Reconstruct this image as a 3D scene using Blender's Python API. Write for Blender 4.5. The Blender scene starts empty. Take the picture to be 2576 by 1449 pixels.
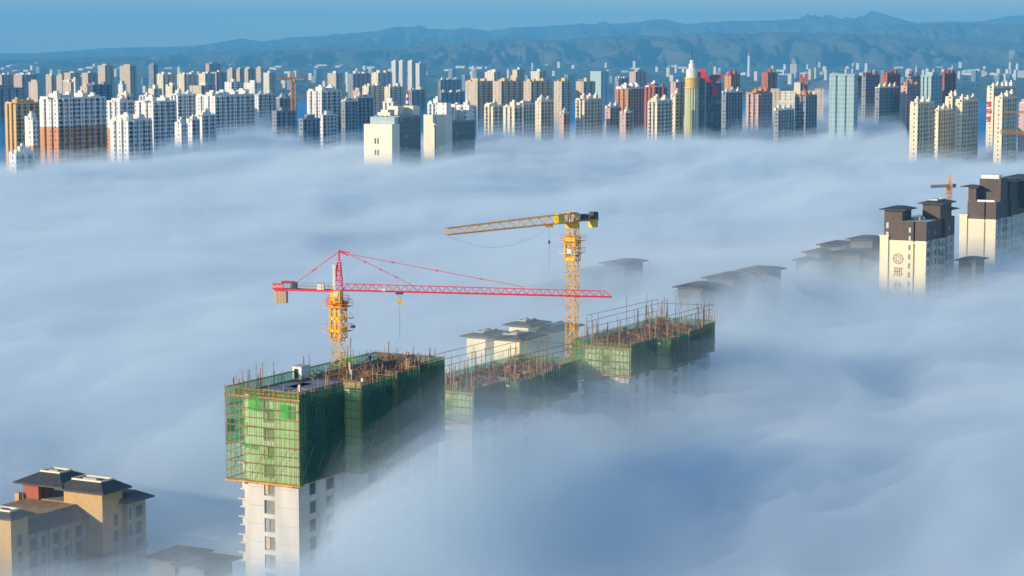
import bpy, math, random
from mathutils import Vector, noise, Matrix
SC = bpy.context.scene
COL = SC.collection
R = math.radians
# ------------------------------------------------------------------ camera
F = 5500.0                      # focal length in units of a 2576 px wide picture
HC = 155.0                      # camera height above the town
P = math.atan(594.5 / F)
cam = bpy.data.cameras.new('camera'); co = bpy.data.objects.new('camera', cam); COL.objects.link(co)
cam.sensor_width = 36; cam.lens = 36 * F / 2576; cam.clip_start = 1; cam.clip_end = 90000
co.location = (0, 0, HC); co.rotation_euler = (math.pi / 2 - P, 0, 0); SC.camera = co
_fw = Vector((0, math.cos(P), -math.sin(P))); _up = Vector((0, math.sin(P), math.cos(P)))
def at(x, y, D):                # the world point at depth D behind photo point x, y
    d = _fw + Vector((1, 0, 0)) * ((x - 1288) / F) - _up * ((y - 724.5) / F)
    return Vector((0, 0, HC)) + d * (D / d.y)
# ------------------------------------------------------------------ light
EL, AZ = R(15), R(240)
w = bpy.data.worlds.new('World'); SC.world = w; w.use_nodes = True
nt = w.node_tree
sky = nt.nodes.new('ShaderNodeTexSky'); sky.sky_type = 'NISHITA'; sky.sun_disc = False
sky.sun_elevation = EL; sky.sun_rotation = AZ; sky.ozone_density = 3.5; sky.air_density = 1.0; sky.dust_density = 0.0
nt.nodes['Background'].inputs[1].default_value = 0.125
nt.links.new(sky.outputs[0], nt.nodes['Background'].inputs[0])
sl = bpy.data.lights.new('sun', 'SUN'); sl.energy = 5.0; sl.angle = R(.5); sl.color = (1, .83, .60)
so = bpy.data.objects.new('sun', sl); COL.objects.link(so)
so.rotation_euler = Vector((math.sin(AZ) * math.cos(EL), math.cos(AZ) * math.cos(EL), math.sin(EL))).to_track_quat('Z', 'Y').to_euler()
SC.view_settings.view_transform = 'Standard'; SC.view_settings.look = 'None'
SC.view_settings.exposure = 0.32; SC.view_settings.gamma = 1; SC.view_settings.use_curve_mapping = False
cy = SC.cycles
cy.max_bounces = 16; cy.volume_bounces = 12; cy.diffuse_bounces = 3; cy.glossy_bounces = 2; cy.transparent_max_bounces = 24
cy.use_denoising = True
try: cy.denoising_prefilter = 'ACCURATE'; cy.denoising_input_passes = 'RGB_ALBEDO_NORMAL'
except Exception: pass
# ------------------------------------------------------------------ materials
def nodes(name):
    m = bpy.data.materials.new(name); m.use_nodes = True
    t = m.node_tree; return m, t, t.nodes['Principled BSDF']
def mth(t, op, a, b=None):
    n = t.nodes.new('ShaderNodeMath'); n.operation = op
    for i, v in enumerate((a, b)):
        if v is None: continue
        if isinstance(v, (int, float)): n.inputs[i].default_value = v
        else: t.links.new(v, n.inputs[i])
    return n.outputs[0]
def mixc(t, f, a, b):
    n = t.nodes.new('ShaderNodeMix'); n.data_type = 'RGBA'
    for i, v in ((0, f), (6, a), (7, b)):
        if isinstance(v, (int, float)): n.inputs[i].default_value = v
        elif isinstance(v, tuple): n.inputs[i].default_value = (*v, 1)
        else: t.links.new(v, n.inputs[i])
    return n.outputs[2]
def noisen(t, vec, scale, det=3, dist=0.):
    n = t.nodes.new('ShaderNodeTexNoise'); n.inputs['Scale'].default_value = scale
    n.inputs['Detail'].default_value = det; n.inputs['Distortion'].default_value = dist
    t.links.new(vec, n.inputs['Vector']); return n.outputs[0]
def ramp(t, f, a, b):
    n = t.nodes.new('ShaderNodeMapRange'); n.inputs[1].default_value = a; n.inputs[2].default_value = b
    t.links.new(f, n.inputs[0]); return n.outputs[0]
def plain(name, c, c2=None, scale=.5, rough=.8, metal=0., stretch=(1, 1, 1)):
    m, t, b = nodes(name)
    b.inputs['Roughness'].default_value = rough; b.inputs['Metallic'].default_value = metal
    g = t.nodes.new('ShaderNodeTexCoord'); mp = t.nodes.new('ShaderNodeMapping'); mp.inputs['Scale'].default_value = stretch
    t.links.new(g.outputs['Object'], mp.inputs['Vector'])
    c2 = c2 or tuple(v * .72 for v in c)
    f = ramp(t, noisen(t, mp.outputs[0], scale, 4), .35, .68)
    t.links.new(mixc(t, f, c, c2), b.inputs['Base Color'])
    return m
def facade(name, c, pu=3.4, wf=.45, pv=3.0, hf=.5, glass=(.035, .05, .07), c2=None, join=.0, light=.25):
    """wall paint with rows of windows laid out in metres along the wall"""
    m, t, b = nodes(name)
    uv = t.nodes.new('ShaderNodeUVMap'); s = t.nodes.new('ShaderNodeSeparateXYZ'); t.links.new(uv.outputs[0], s.inputs[0])
    u, v = s.outputs[0], s.outputs[1]
    us, vs = mth(t, 'DIVIDE', u, pu), mth(t, 'DIVIDE', v, pv)
    fu, fv = mth(t, 'FRACT', us), mth(t, 'FRACT', vs)
    iu = mth(t, 'LESS_THAN', mth(t, 'ABSOLUTE', mth(t, 'SUBTRACT', fu, .5)), wf / 2)
    iv = mth(t, 'LESS_THAN', mth(t, 'ABSOLUTE', mth(t, 'SUBTRACT', fv, .52)), hf / 2)
    win = mth(t, 'MULTIPLY', iu, iv)
    cb = t.nodes.new('ShaderNodeCombineXYZ')
    t.links.new(mth(t, 'FLOOR', us), cb.inputs[0]); t.links.new(mth(t, 'FLOOR', vs), cb.inputs[1])
    wn = t.nodes.new('ShaderNodeTexWhiteNoise'); t.links.new(cb.outputs[0], wn.inputs['Vector'])
    gl = mixc(t, mth(t, 'MULTIPLY', mth(t, 'GREATER_THAN', wn.outputs[0], 1 - light), .55), glass, tuple(min(1, .35 * x + .25) for x in c))
    g = t.nodes.new('ShaderNodeTexCoord'); mp = t.nodes.new('ShaderNodeMapping'); mp.inputs['Scale'].default_value = (1, 1, .12)
    t.links.new(g.outputs['Object'], mp.inputs['Vector'])
    st = ramp(t, noisen(t, mp.outputs[0], .35, 4), .4, .75)
    wall = mixc(t, st, c, c2 or tuple(x * .78 for x in c))
    if join:                     # floor lines
        ln = mth(t, 'LESS_THAN', fv, join)
        wall = mixc(t, mth(t, 'MULTIPLY', ln, .5), wall, tuple(x * .55 for x in c))
    t.links.new(mixc(t, win, wall, gl), b.inputs['Base Color'])
    r = t.nodes.new('ShaderNodeMapRange'); r.inputs[3].default_value = .85; r.inputs[4].default_value = .25
    t.links.new(win, r.inputs[0]); t.links.new(r.outputs[0], b.inputs['Roughness'])
    return m
def walls(name, c, c2=None):
    M[name] = facade(name + '_end', c, 4.8, .17, 3, .5, light=.3)
    M[name + '_side'] = facade(name + '_side', c, 3.1, .52, 3, .66, light=.2)  # wider dark windows also put the long side's shade into the pattern
def volume(name, c, d, an=0.):
    m = bpy.data.materials.new(name); m.use_nodes = True; t = m.node_tree; t.nodes.clear()
    o = t.nodes.new('ShaderNodeOutputMaterial'); v = t.nodes.new('ShaderNodeVolumePrincipled')
    v.inputs['Color'].default_value = (*c, 1); v.inputs['Density'].default_value = d; v.inputs['Anisotropy'].default_value = an
    t.links.new(v.outputs[0], o.inputs['Volume']); return m
def netting(name, c, cover, c2):
    m, t, b = nodes(name); out = t.nodes['Material Output']
    g = t.nodes.new('ShaderNodeTexCoord')
    n1 = noisen(t, g.outputs['Object'], .9, 5, .6); n2 = noisen(t, g.outputs['Object'], .23, 2)
    colr = mixc(t, ramp(t, n1, .38, .66), c, c2)
    tr = t.nodes.new('ShaderNodeBsdfTranslucent'); tp = t.nodes.new('ShaderNodeBsdfTransparent')
    tp.inputs[0].default_value = (.84, 1, .82, 1)
    t.links.new(colr, tr.inputs[0]); t.links.new(colr, b.inputs['Base Color']); b.inputs['Roughness'].default_value = .9
    a = t.nodes.new('ShaderNodeMixShader'); a.inputs[0].default_value = .4
    t.links.new(b.outputs[0], a.inputs[1]); t.links.new(tr.outputs[0], a.inputs[2])
    f = mth(t, 'ADD', mth(t, 'MULTIPLY', mth(t, 'SUBTRACT', n2, .5), .7), cover); f.node.use_clamp = True
    k = t.nodes.new('ShaderNodeMixShader'); t.links.new(f, k.inputs[0])
    t.links.new(tp.outputs[0], k.inputs[1]); t.links.new(a.outputs[0], k.inputs[2]); t.links.new(k.outputs[0], out.inputs[0])
    return m
M = {}
walls('white', (.80, .76, .72))
M['white_bay'] = facade('white_bay', (.62, .62, .64), 3.6, .84, 3, .66, (.03, .04, .06))  # bays: balcony glass, with shade of the dark side put into colour
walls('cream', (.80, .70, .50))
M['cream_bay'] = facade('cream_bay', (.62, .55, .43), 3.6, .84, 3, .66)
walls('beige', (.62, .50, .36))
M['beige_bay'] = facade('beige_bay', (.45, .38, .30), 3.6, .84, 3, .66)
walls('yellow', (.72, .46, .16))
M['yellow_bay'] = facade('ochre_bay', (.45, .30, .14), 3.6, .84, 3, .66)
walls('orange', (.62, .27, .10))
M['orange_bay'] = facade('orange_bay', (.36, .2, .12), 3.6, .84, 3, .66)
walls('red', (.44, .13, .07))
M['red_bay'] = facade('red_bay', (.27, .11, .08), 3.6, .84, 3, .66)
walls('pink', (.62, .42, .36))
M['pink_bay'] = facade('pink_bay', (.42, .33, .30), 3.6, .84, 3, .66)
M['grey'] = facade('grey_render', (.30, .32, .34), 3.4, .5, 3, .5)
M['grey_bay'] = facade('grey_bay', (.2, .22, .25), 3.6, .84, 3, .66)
M['glass'] = facade('teal_glass', (.42, .56, .56), 2.4, .7, 3.6, .62, (.30, .44, .46), light=.5)
M['glass_dark'] = facade('dark_glass', (.10, .14, .17), 2.4, .8, 3.6, .7, (.03, .05, .07), light=.1)
M['green_glass'] = facade('green_glass', (.42, .44, .17), 2.2, .55, 3.6, .55, (.22, .26, .10), light=.4)
M['roof'] = plain('roof_felt', (.16, .155, .15), (.24, .23, .21), .2)
M['fog_shade'] = plain('fog_shade_wall', (.13, .135, .15), (.10, .105, .12), .3, .85, stretch=(1, 1, .2))  # fog shadow over the drowned blocks is put into this wall colour
M['roof_grey'] = plain('grey_roof', (.10, .10, .11), (.15, .15, .15), .5)
M['roof_pale'] = plain('pale_roof', (.5, .5, .48), (.36, .36, .36), .2)
M['white_metal'] = plain('white_sheet', (.8, .8, .78), (.66, .66, .64), .1)
M['paint_white'] = plain('white_paint', (.78, .75, .70), (.70, .67, .63), .4)
M['paint_cream'] = plain('cream_paint', (.80, .73, .57), (.73, .66, .52), .12, stretch=(1, 1, .3))
M['paint_gold'] = plain('gold_paint', (.75, .48, .12), None, .3, .4)
M['paint_red'] = plain('red_paint', (.55, .03, .04), (.42, .03, .03), .6, .45)
M['crane_red'] = plain('crane_red', (.85, .03, .06), (.68, .025, .045), .7, .4)
M['crane_yellow'] = plain('crane_yellow', (.90, .47, .008), (.72, .33, .008), .9, .45)
M['crane_orange'] = plain('crane_orange', (.72, .30, .03), (.5, .2, .02), .9, .45)
M['yellow_sheet'] = plain('yellow_sheet', (.85, .62, .03), (.70, .48, .02), .8, .4)
M['dark_steel'] = plain('dark_steel', (.04, .045, .055), (.07, .06, .06), 1, .5)
M['cable'] = plain('cable', (.06, .06, .07), None, 1, .5)
M['ballast'] = plain('ballast_concrete', (.60, .45, .28), (.44, .33, .2), .9, .85, stretch=(1, 1, .2))
M['concrete'] = plain('raw_concrete', (.62, .585, .53), (.50, .47, .43), .22, .9, stretch=(1, 1, .35))
M['concrete'] = facade('raw_concrete_wall', (.62, .58, .52), 1.22, 0., 2.9, 0., c2=(.43, .40, .36), join=.045)
M['concrete_grey'] = plain('grey_concrete', (.34, .34, .34), (.24, .24, .25), .5, .9)
M['deck'] = plain('formwork_deck', (.075, .065, .06), (.16, .13, .11), .45, .8)
M['slab_blue'] = plain('wet_slab', (.20, .23, .27), (.13, .15, .18), .4, .5)
M['timber'] = plain('timber', (.42, .24, .10), (.22, .12, .05), 1.2, .8)
M['timber_pale'] = plain('pale_timber', (.62, .46, .27), (.44, .3, .17), 1.2, .8)
M['plank'] = plain('plank_edge', (.70, .36, .07), (.55, .25, .05), 1.2, .8)
M['rust'] = plain('rusty_steel', (.12, .055, .03), (.27, .14, .065), 1.4, .75)
M['pole'] = plain('scaffold_pole', (.36, .24, .10), (.22, .13, .07), 1.1, .6)
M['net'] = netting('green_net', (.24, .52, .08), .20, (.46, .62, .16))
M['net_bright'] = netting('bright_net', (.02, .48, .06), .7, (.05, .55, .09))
M['net_shade_dark'] = netting('shade_green_net', (.005, .075, .04), .84, (.009, .11, .055))  # shaded copy of the green net: shade is put into its colour
M['net_teal'] = netting('teal_net', (.03, .28, .19), .66, (.06, .36, .27))
M['glaze'] = plain('window_glass', (.03, .04, .05), (.06, .07, .08), .5, .2)
M['glaze_grey'] = plain('grey_louvre', (.16, .155, .14), (.24, .23, .2), .5, .4)
M['glaze_pale'] = plain('pale_window', (.62, .62, .58), (.5, .5, .47), .5, .3)
M['brown'] = plain('brown_cladding', (.115, .075, .058), (.085, .058, .047), .5, .75, stretch=(1, 1, .2))
M['tile_dark'] = plain('dark_roof_tile', (.045, .045, .05), (.075, .07, .07), .8, .6)
M['stone_yellow'] = plain('yellow_stone', (.56, .37, .17), (.47, .31, .14), 1.1, .8)
M['stone'] = plain('sand_stone', (.36, .30, .21), (.28, .24, .18), .6, .85)
M['stone_red'] = plain('red_stone', (.40, .10, .06), (.34, .085, .05), .9, .8)
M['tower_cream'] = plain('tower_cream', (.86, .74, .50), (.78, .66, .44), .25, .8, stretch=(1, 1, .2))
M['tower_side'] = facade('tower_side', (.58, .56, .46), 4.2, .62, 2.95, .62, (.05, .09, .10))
M['ink'] = plain('brown_lettering', (.20, .075, .03), None, 1)
M['ink_red'] = plain('red_lettering', (.62, .02, .03), None, 1)
M['skin'] = plain('skin', (.46, .28, .2), None, 2)
M['cloth_blue'] = plain('blue_cloth', (.02, .06, .26), None, 2)
M['helmet'] = plain('yellow_helmet', (.8, .5, .02), None, 2, .3)
M['bark'] = plain('bark', (.08, .06, .04), None, 1)
# ------------------------------------------------------------------ mesh helper
BOXF = ((0, 2, 3, 1), (4, 5, 7, 6), (0, 1, 5, 4), (2, 6, 7, 3), (0, 4, 6, 2), (1, 3, 7, 5))
class MB:
    def __init__(s): s.v = []; s.f = []; s.m = []
    def add(s, vs, fs, mi=0):
        n = len(s.v); s.v += [tuple(v) for v in vs]
        for f in fs: s.f.append(tuple(i + n for i in f)); s.m.append(mi)
        return s
    def box(s, x0, x1, y0, y1, z0, z1, mi=0):
        return s.add([(x, y, z) for z in (z0, z1) for y in (y0, y1) for x in (x0, x1)], BOXF, mi)
    def bar(s, p, q, r, mi=0, n=4):
        p, q = Vector(p), Vector(q); d = q - p
        if d.length < 1e-6: return s
        d.normalize(); a = d.orthogonal() if abs(d.z) < .99 else Vector((1, 0, 0)); a = (a - d * a.dot(d)).normalized(); b = d.cross(a)
        c = [math.cos(2 * math.pi * (i + .5) / n) for i in range(n)]; sn = [math.sin(2 * math.pi * (i + .5) / n) for i in range(n)]
        vs = [e + a * r * c[i] + b * r * sn[i] for e in (p, q) for i in range(n)]
        fs = [(i, (i + 1) % n, n + (i + 1) % n, n + i) for i in range(n)] + [tuple(range(n))[::-1], tuple(range(n, 2 * n))]
        return s.add(vs, fs, mi)
    def prism(s, poly, z0, z1, mi=0, top=None, sidem=None):
        n = len(poly)
        s.add([(x, y, z0) for x, y in poly] + [(x, y, z1) for x, y in poly], [], 0)
        b = len(s.v) - 2 * n
        for i in range(n):
            j = (i + 1) % n; s.f.append((b + i, b + j, b + n + j, b + n + i)); s.m.append(sidem[i] if sidem else mi)
        s.f.append(tuple(b + n + i for i in range(n))); s.m.append(mi if top is None else top)
        s.f.append(tuple(b + i for i in reversed(range(n)))); s.m.append(mi)
        return s
    def frustum(s, a, b, z0, z1, mi=0):
        (x0, x1, y0, y1), (p0, p1, q0, q1) = a, b
        return s.add([(x0, y0, z0), (x1, y0, z0), (x0, y1, z0), (x1, y1, z0), (p0, q0, z1), (p1, q0, z1), (p0, q1, z1), (p1, q1, z1)], BOXF, mi)
    def lathe(s, prof, n=20, mi=0, cx=0, cy=0):
        vs = [(cx + r * math.cos(2 * math.pi * i / n), cy + r * math.sin(2 * math.pi * i / n), z) for r, z in prof for i in range(n)]
        fs = [(k * n + i, k * n + (i + 1) % n, (k + 1) * n + (i + 1) % n, (k + 1) * n + i) for k in range(len(prof) - 1) for i in range(n)]
        fs += [tuple(range(n))[::-1], tuple(range((len(prof) - 1) * n, len(prof) * n))]
        return s.add(vs, fs, mi)
    def build(s, name, mats, parent=None, smooth=False):
        me = bpy.data.meshes.new(name); me.from_pydata(s.v, [], s.f)
        for m in (mats if isinstance(mats, (list, tuple)) else [mats]): me.materials.append(M[m] if isinstance(m, str) else m)
        for p, k in zip(me.polygons, s.m): p.material_index = k; p.use_smooth = smooth
        uvl = me.uv_layers.new(name='UVMap').data
        for p in me.polygons:
            n = p.normal
            h = Vector((-n.y, n.x, 0)) if abs(n.z) < .7 else Vector((1, 0, 0)); h.normalize()
            for li in p.loop_indices:
                c = me.vertices[me.loops[li].vertex_index].co
                uvl[li].uv = (c.dot(h), c.z if abs(n.z) < .7 else c.y)
        o = bpy.data.objects.new(name, me); COL.objects.link(o)
        if parent: o.parent = parent
        return o
def tag(o, label, cat, group=None, kind=None):
    if label: o['label'] = label
    if cat: o['category'] = cat
    if group: o['group'] = group
    if kind: o['kind'] = kind
    return o
def thing(name, label, cat, loc=(0, 0, 0), rz=0., group=None):
    o = bpy.data.objects.new(name, None); COL.objects.link(o); o.empty_display_size = 1
    o.location = loc; o.rotation_euler = (0, 0, rz); return tag(o, label, cat, group)
A28 = R(-28); CA, SA = math.cos(A28), math.sin(A28)
def N2(x, y, s, o=0.): return noise.noise(Vector((x / s, y / s, o)))
def sstep(t): t = min(1., max(0., t)); return t * t * (3 - 2 * t)
def lerp_tab(tab, x):
    if x <= tab[0][0]: return tab[0][1]
    for (a, b), (c, d) in zip(tab, tab[1:]):
        if x <= c: return b + (d - b) * (x - a) / (c - a)
    return tab[-1][1]
def foot(y):
    lo, hi = 3000., 14000.
    for _ in range(40):
        mid = (lo + hi) / 2
        if 130 + (HC - gz(mid)) * F / mid > y: lo = mid
        else: hi = mid
    return lo
def loc_px(xm, y, D): p = at(xm, y, D); return (p.x, p.y, 0.), p.z
# ------------------------------------------------------------------ ground and hills
def gz(D): return 0. if D < 5000 else (D - 5000) * 65 / 9000.
def make_ground():
    mb = MB(); ys = [-900, 0, 1000, 2500, 4000, 5000] + [5000 + 600 * i for i in range(1, 16)] + [20000, 38000]; xs = [-32000 + 3200 * i for i in range(21)]
    for y in ys:
        for x in xs: mb.v.append((x, y, gz(min(y, 14000)) + (0 if y < 5000 or y > 14000 else 3 * N2(x, y, 1500))))
    W = len(xs)
    for j in range(len(ys) - 1):
        for i in range(W - 1): mb.f.append((j * W + i, j * W + i + 1, (j + 1) * W + i + 1, (j + 1) * W + i)); mb.m.append(0)
    m, t, b = nodes('plain_soil'); b.inputs['Roughness'].default_value = .95
    g = t.nodes.new('ShaderNodeTexCoord'); v = t.nodes.new('ShaderNodeTexVoronoi'); v.inputs['Scale'].default_value = .004
    mp = t.nodes.new('ShaderNodeMapping'); mp.inputs['Scale'].default_value = (1, .6, 1)
    t.links.new(g.outputs['Object'], mp.inputs[0]); t.links.new(mp.outputs[0], v.inputs['Vector'])
    a = mixc(t, ramp(t, noisen(t, g.outputs['Object'], .02, 4), .35, .65), (.03, .045, .03), (.10, .09, .06))
    sp = t.nodes.new('ShaderNodeSeparateColor'); t.links.new(v.outputs['Color'], sp.inputs[0])
    a = mixc(t, mth(t, 'MULTIPLY', mth(t, 'GREATER_THAN', sp.outputs[0], .72), .6), a, (.16, .14, .09))
    t.links.new(a, b.inputs['Base Color'])
    tag(mb.build('ground', m), None, None, None, 'structure')
make_ground()
def hillmat(name, c1, c2, c3):
    m, t, b = nodes(name); b.inputs['Roughness'].default_value = .95
    g = t.nodes.new('ShaderNodeTexCoord'); mp = t.nodes.new('ShaderNodeMapping'); mp.inputs['Scale'].default_value = (1, .5, 3)
    t.links.new(g.outputs['Object'], mp.inputs[0])
    n1 = noisen(t, mp.outputs[0], .006, 6); n2 = noisen(t, mp.outputs[0], .0016, 4)
    a = mixc(t, ramp(t, n1, .4, .62), c1, c2)
    a = mixc(t, mth(t, 'MULTIPLY', ramp(t, n2, .5, .7), .8), a, c3)
    t.links.new(a, b.inputs['Base Color']); return m
M['hill'] = hillmat('hillside', (.045, .06, .035), (.10, .09, .06), (.15, .125, .09))
SKY = [(-500, 136), (0, 135), (100, 133), (200, 129), (270, 121), (350, 119), (430, 118), (500, 115), (550, 108), (585, 101), (615, 97), (660, 104), (700, 100), (740, 94), (800, 92), (850, 86), (900, 83), (950, 79), (975, 72), (1000, 68), (1030, 68), (1062, 65), (1078, 74), (1100, 73), (1130, 76), (1170, 70), (1200, 73), (1230, 79), (1288, 70), (1350, 68), (1440, 62), (1468, 59), (1490, 63), (1513, 55), (1540, 61), (1600, 57), (1640, 50), (1672, 50), (1700, 57), (1720, 62), (1760, 58), (1800, 55), (1850, 53), (1900, 54), (1940, 51), (1985, 50), (2006, 48), (2024, 35), (2034, 42), (2044, 38), (2060, 46), (2074, 37), (2090, 43), (2108, 54), (2122, 43), (2140, 49), (2152, 42), (2166, 43), (2178, 31), (2192, 28), (2204, 36), (2212, 56), (2230, 70), (2300, 90), (3200, 100)]
def make_range(name, tab, D0, depth, seed, jag, rough, step=4, x0=-420, x1=3000, ofs=0.):
    mb = MB(); nx = int((x1 - x0) / step) + 1; nt_ = 54
    for k in range(nt_ + 5):
        t = k / nt_
        for i in range(nx):
            xd = x0 + i * step
            yy = lerp_tab(tab, xd) + jag * (noise.fractal(Vector((xd / 22., seed, 0)), .8, 2.1, 4) * .5 + (1.3 if xd > 1850 else .5) * max(0, noise.noise(Vector((xd / 9., seed, 4)))))
            crest = HC - (yy - 130) * D0 / F
            D = D0 - depth * (1 - t); X = (xd - 1288) / F * D0
            X += 0
            base = gz(min(D, 14000)) - 12
            if t <= 1:
                s = .62 * t + .38 * sstep((t - .5) * 2)
                g = noise.ridged_multi_fractal(Vector((X / (depth * .13), D / (depth * .55), seed)), .85, 2.2, 6, 1., 2.) - 1.1
                gg = noise.fractal(Vector((X / (depth * .05), D / (depth * .14), seed + 7)), .9, 2.1, 4)
                z = base + (crest - base) * (s + (rough * g + rough * .45 * gg) * t * (1 - t) * 2.2 * (1 if t < .85 else (1 - t) * 6.6))
                z = min(z, base + (crest - base) * (.35 + .65 * t)) if t < 1 else crest
            else: z = crest - (crest - base) * (t - 1) * 4
            mb.v.append((X, D, max(z, base)))
    for k in range(nt_ + 4):
        for i in range(nx - 1): mb.f.append((k * nx + i, k * nx + i + 1, (k + 1) * nx + i + 1, (k + 1) * nx + i)); mb.m.append(0)
    tag(mb.build(name, 'hill', None, True), None, None, None, 'structure')
make_range('mountain_ridge', SKY, 25500, 5600, 3.1, 3., 1.5)
make_range('mesa_hills', [(-500, 150), (1900, 120), (2120, 100), (2180, 72), (2215, 63), (2290, 63), (2363, 59), (2440, 59), (2500, 62), (2576, 61), (3100, 66)], 19500, 2900, 8.4, 2.2, 1.7)
make_range('foothills', [(-500, 152), (0, 150), (300, 141), (420, 136), (520, 131), (620, 128), (760, 124), (860, 118), (1000, 121), (1080, 112), (1180, 105), (1300, 97), (1420, 101), (1500, 92), (1600, 88), (1680, 92), (1768, 82), (1880, 84), (1960, 81), (2080, 83), (2200, 86), (2300, 96), (2420, 105), (2576, 108), (3100, 112)], 15500, 2400, 5.7, 3.5, 2.0)
make_range('far_mountains', [(-500, 140), (1900, 130), (2100, 75), (2225, 52), (2250, 51), (2262, 55), (2300, 57), (2385, 54), (2440, 55), (2480, 51), (2520, 42), (2545, 41), (2600, 37), (2700, 45), (3100, 50)], 32500, 4000, 2.2, 3., 1.2)
# ------------------------------------------------------------------ air and fog
EDGE = [(-400, 1330), (0, 1330), (110, 1400), (280, 1500), (420, 1680), (520, 1900), (650, 2250), (720, 1950), (800, 1680), (940, 1560), (1060, 1650), (1250, 1800), (1420, 1820), (1560, 1880), (1650, 1900), (1720, 2150), (1900, 2150), (2050, 2300), (2180, 2350), (2270, 1900), (2300, 1620), (2450, 1620), (2600, 1750)]
BUMPS = [  # photo x, depth, height change, radius across, radius along
    (160, 380, -15, 60, 50), (330, 355, -4, 22, 30), (600, 345, -6, 7, 30), (690, 316, 2.5, 12, 16),
    (1900, 470, 4, 22, 25), (1530, 680, 8, 40, 34), (1840, 640, 7, 40, 30), (1310, 492, 11, 26, 22), (2130, 735, 6.5, 36, 32), (2400, 690, 3, 18, 30), (2500, 740, 5, 25, 40), (2260, 690, -5, 20, 26),
    (490, 354, 13, 12, 12), (580, 2050, 17, 110, 160), (2170, 2180, 17, 150, 170), (1720, 1950, 8, 90, 140), (1330, 1720, 6, 90, 120), (800, 1620, -8, 80, 150), (2300, 1500, -6, 80, 120), (1560, 1800, -7, 60, 120), (2100, 900, -5, 90, 120), (1450, 960, -6, 120, 100), (2130, 1300, -9, 120, 90), (1150, 1100, -4, 120, 120), (760, 800, -4, 90, 70), (300, 700, 4, 80, 60), (1880, 372, 5, 24, 30), (1540, 443, -11, 11, 13), (1500, 425, -5, 10, 10), (1140, 402, -9, 11, 14), (150, 345, -8, 40, 30), (1500, 350, 4, 30, 16)]
BW = [(at(x, 300, D).x, D, a, rx, ry) for x, D, a, rx, ry in BUMPS]
LEE = [(752, 985, 334.5, 84., 93.2, -24.), (1190, 972, 420, 83.5, 88., 4.), (1585, 862, 455, 86.5, 90.5, 7.)]   # fog piled on the lee side of the three towers
LW = [(at(a, b, c), t0, t1, l0) for a, b, c, t0, t1, l0 in LEE]
def fog_height(x, y, fine=1., bump=.72):
    xi = 1288 + x / max(y, 1) * F
    wx = 20 * N2(x, y, 80, 61) + 8 * N2(x, y, 28, 63)
    al, ac = .47 * x + .88 * y, .88 * x - .47 * y + wx
    far = sstep((y - 500) / 900)
    bil = lambda sa, sc, o: .55 - abs(noise.noise(Vector((al / sa, ac / sc, o)))) * 2.2
    h = 81.5 + 4.5 * N2(x, y * 1.5, 320, 1) + (4. + 5 * far) * noise.noise(Vector((al / 190, ac / 85, 5))) * fine
    h += ((3.2 + 2. * far) * bil(120, 48, 9) + 2.9 * bil(62, 23, 13) + 1.9 * bil(30, 11, 17) + .6 * noise.noise(Vector((al / 12, ac / 5, 19)))) * fine
    h += 4. * sstep((y - 500) / 900) + 13 * max(-.3, N2(x, y * .7, 130, 33)) * sstep((y - 1300) / 350)
    for bx, by, a, rx, ry in BW:
        q = ((x - bx) / rx) ** 2 + ((y - by) / ry) ** 2
        if q < 9:
            q *= 1 + .75 * N2(x, y, 7 + .3 * rx, bx) + .4 * N2(x, y, 4, by)
            h += a * (bump if a > 0 else 1.) * math.exp(-max(0, q)) * (1 + .3 * N2(x, y, 9, bx + 3))
    if 300 < y < 540:
        for n, t0, t1, l0 in LW:
            dx, dy = x - n.x, y - n.y; lx, ly = dx * CA + dy * SA, -dx * SA + dy * CA
            lx += 2.5 * N2(x, y, 9, 71); k = math.exp(-((lx - 8) / (24 if lx > 8 else 9)) ** 2) * sstep((ly - l0) / 9 + .2 * N2(x, y, 6, 73)) * sstep((66 - ly) / 22)
            g = t0 + (t1 - t0) * (min(1.1, max(0, ly / 45)) if l0 > -20 else ly / 45) + 2.2 * N2(x, y, 13, 75) + 1.2 * N2(x, y, 5, 77)
            if l0 < -20:         # the near tower: the bank leans against its long side
                g += (t1 - t0) * (1.5 * lx) / 45 + .24 * min(lx, 20) if ly + 1.5 * lx > 0 else 0
                k = sstep((lx + 3) / 5) * sstep((44 - lx) / 22) * sstep((ly + 1.5 * lx - 3 + 3 * N2(x, y, 8, 79)) / 9) * sstep((52 - ly) / 12); g = min(g, 97.)
            h += max(0, g - h) * min(1, k * 1.15)
    t = sstep((y - lerp_tab(EDGE, xi) - 170 * N2(x, y * .8, 150, 3) - 60 * N2(x, y, 50, 6)) / 420 + .25)
    return h * (1 - t) + t * (34 + 7 * N2(x, y, 300, 4))
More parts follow.
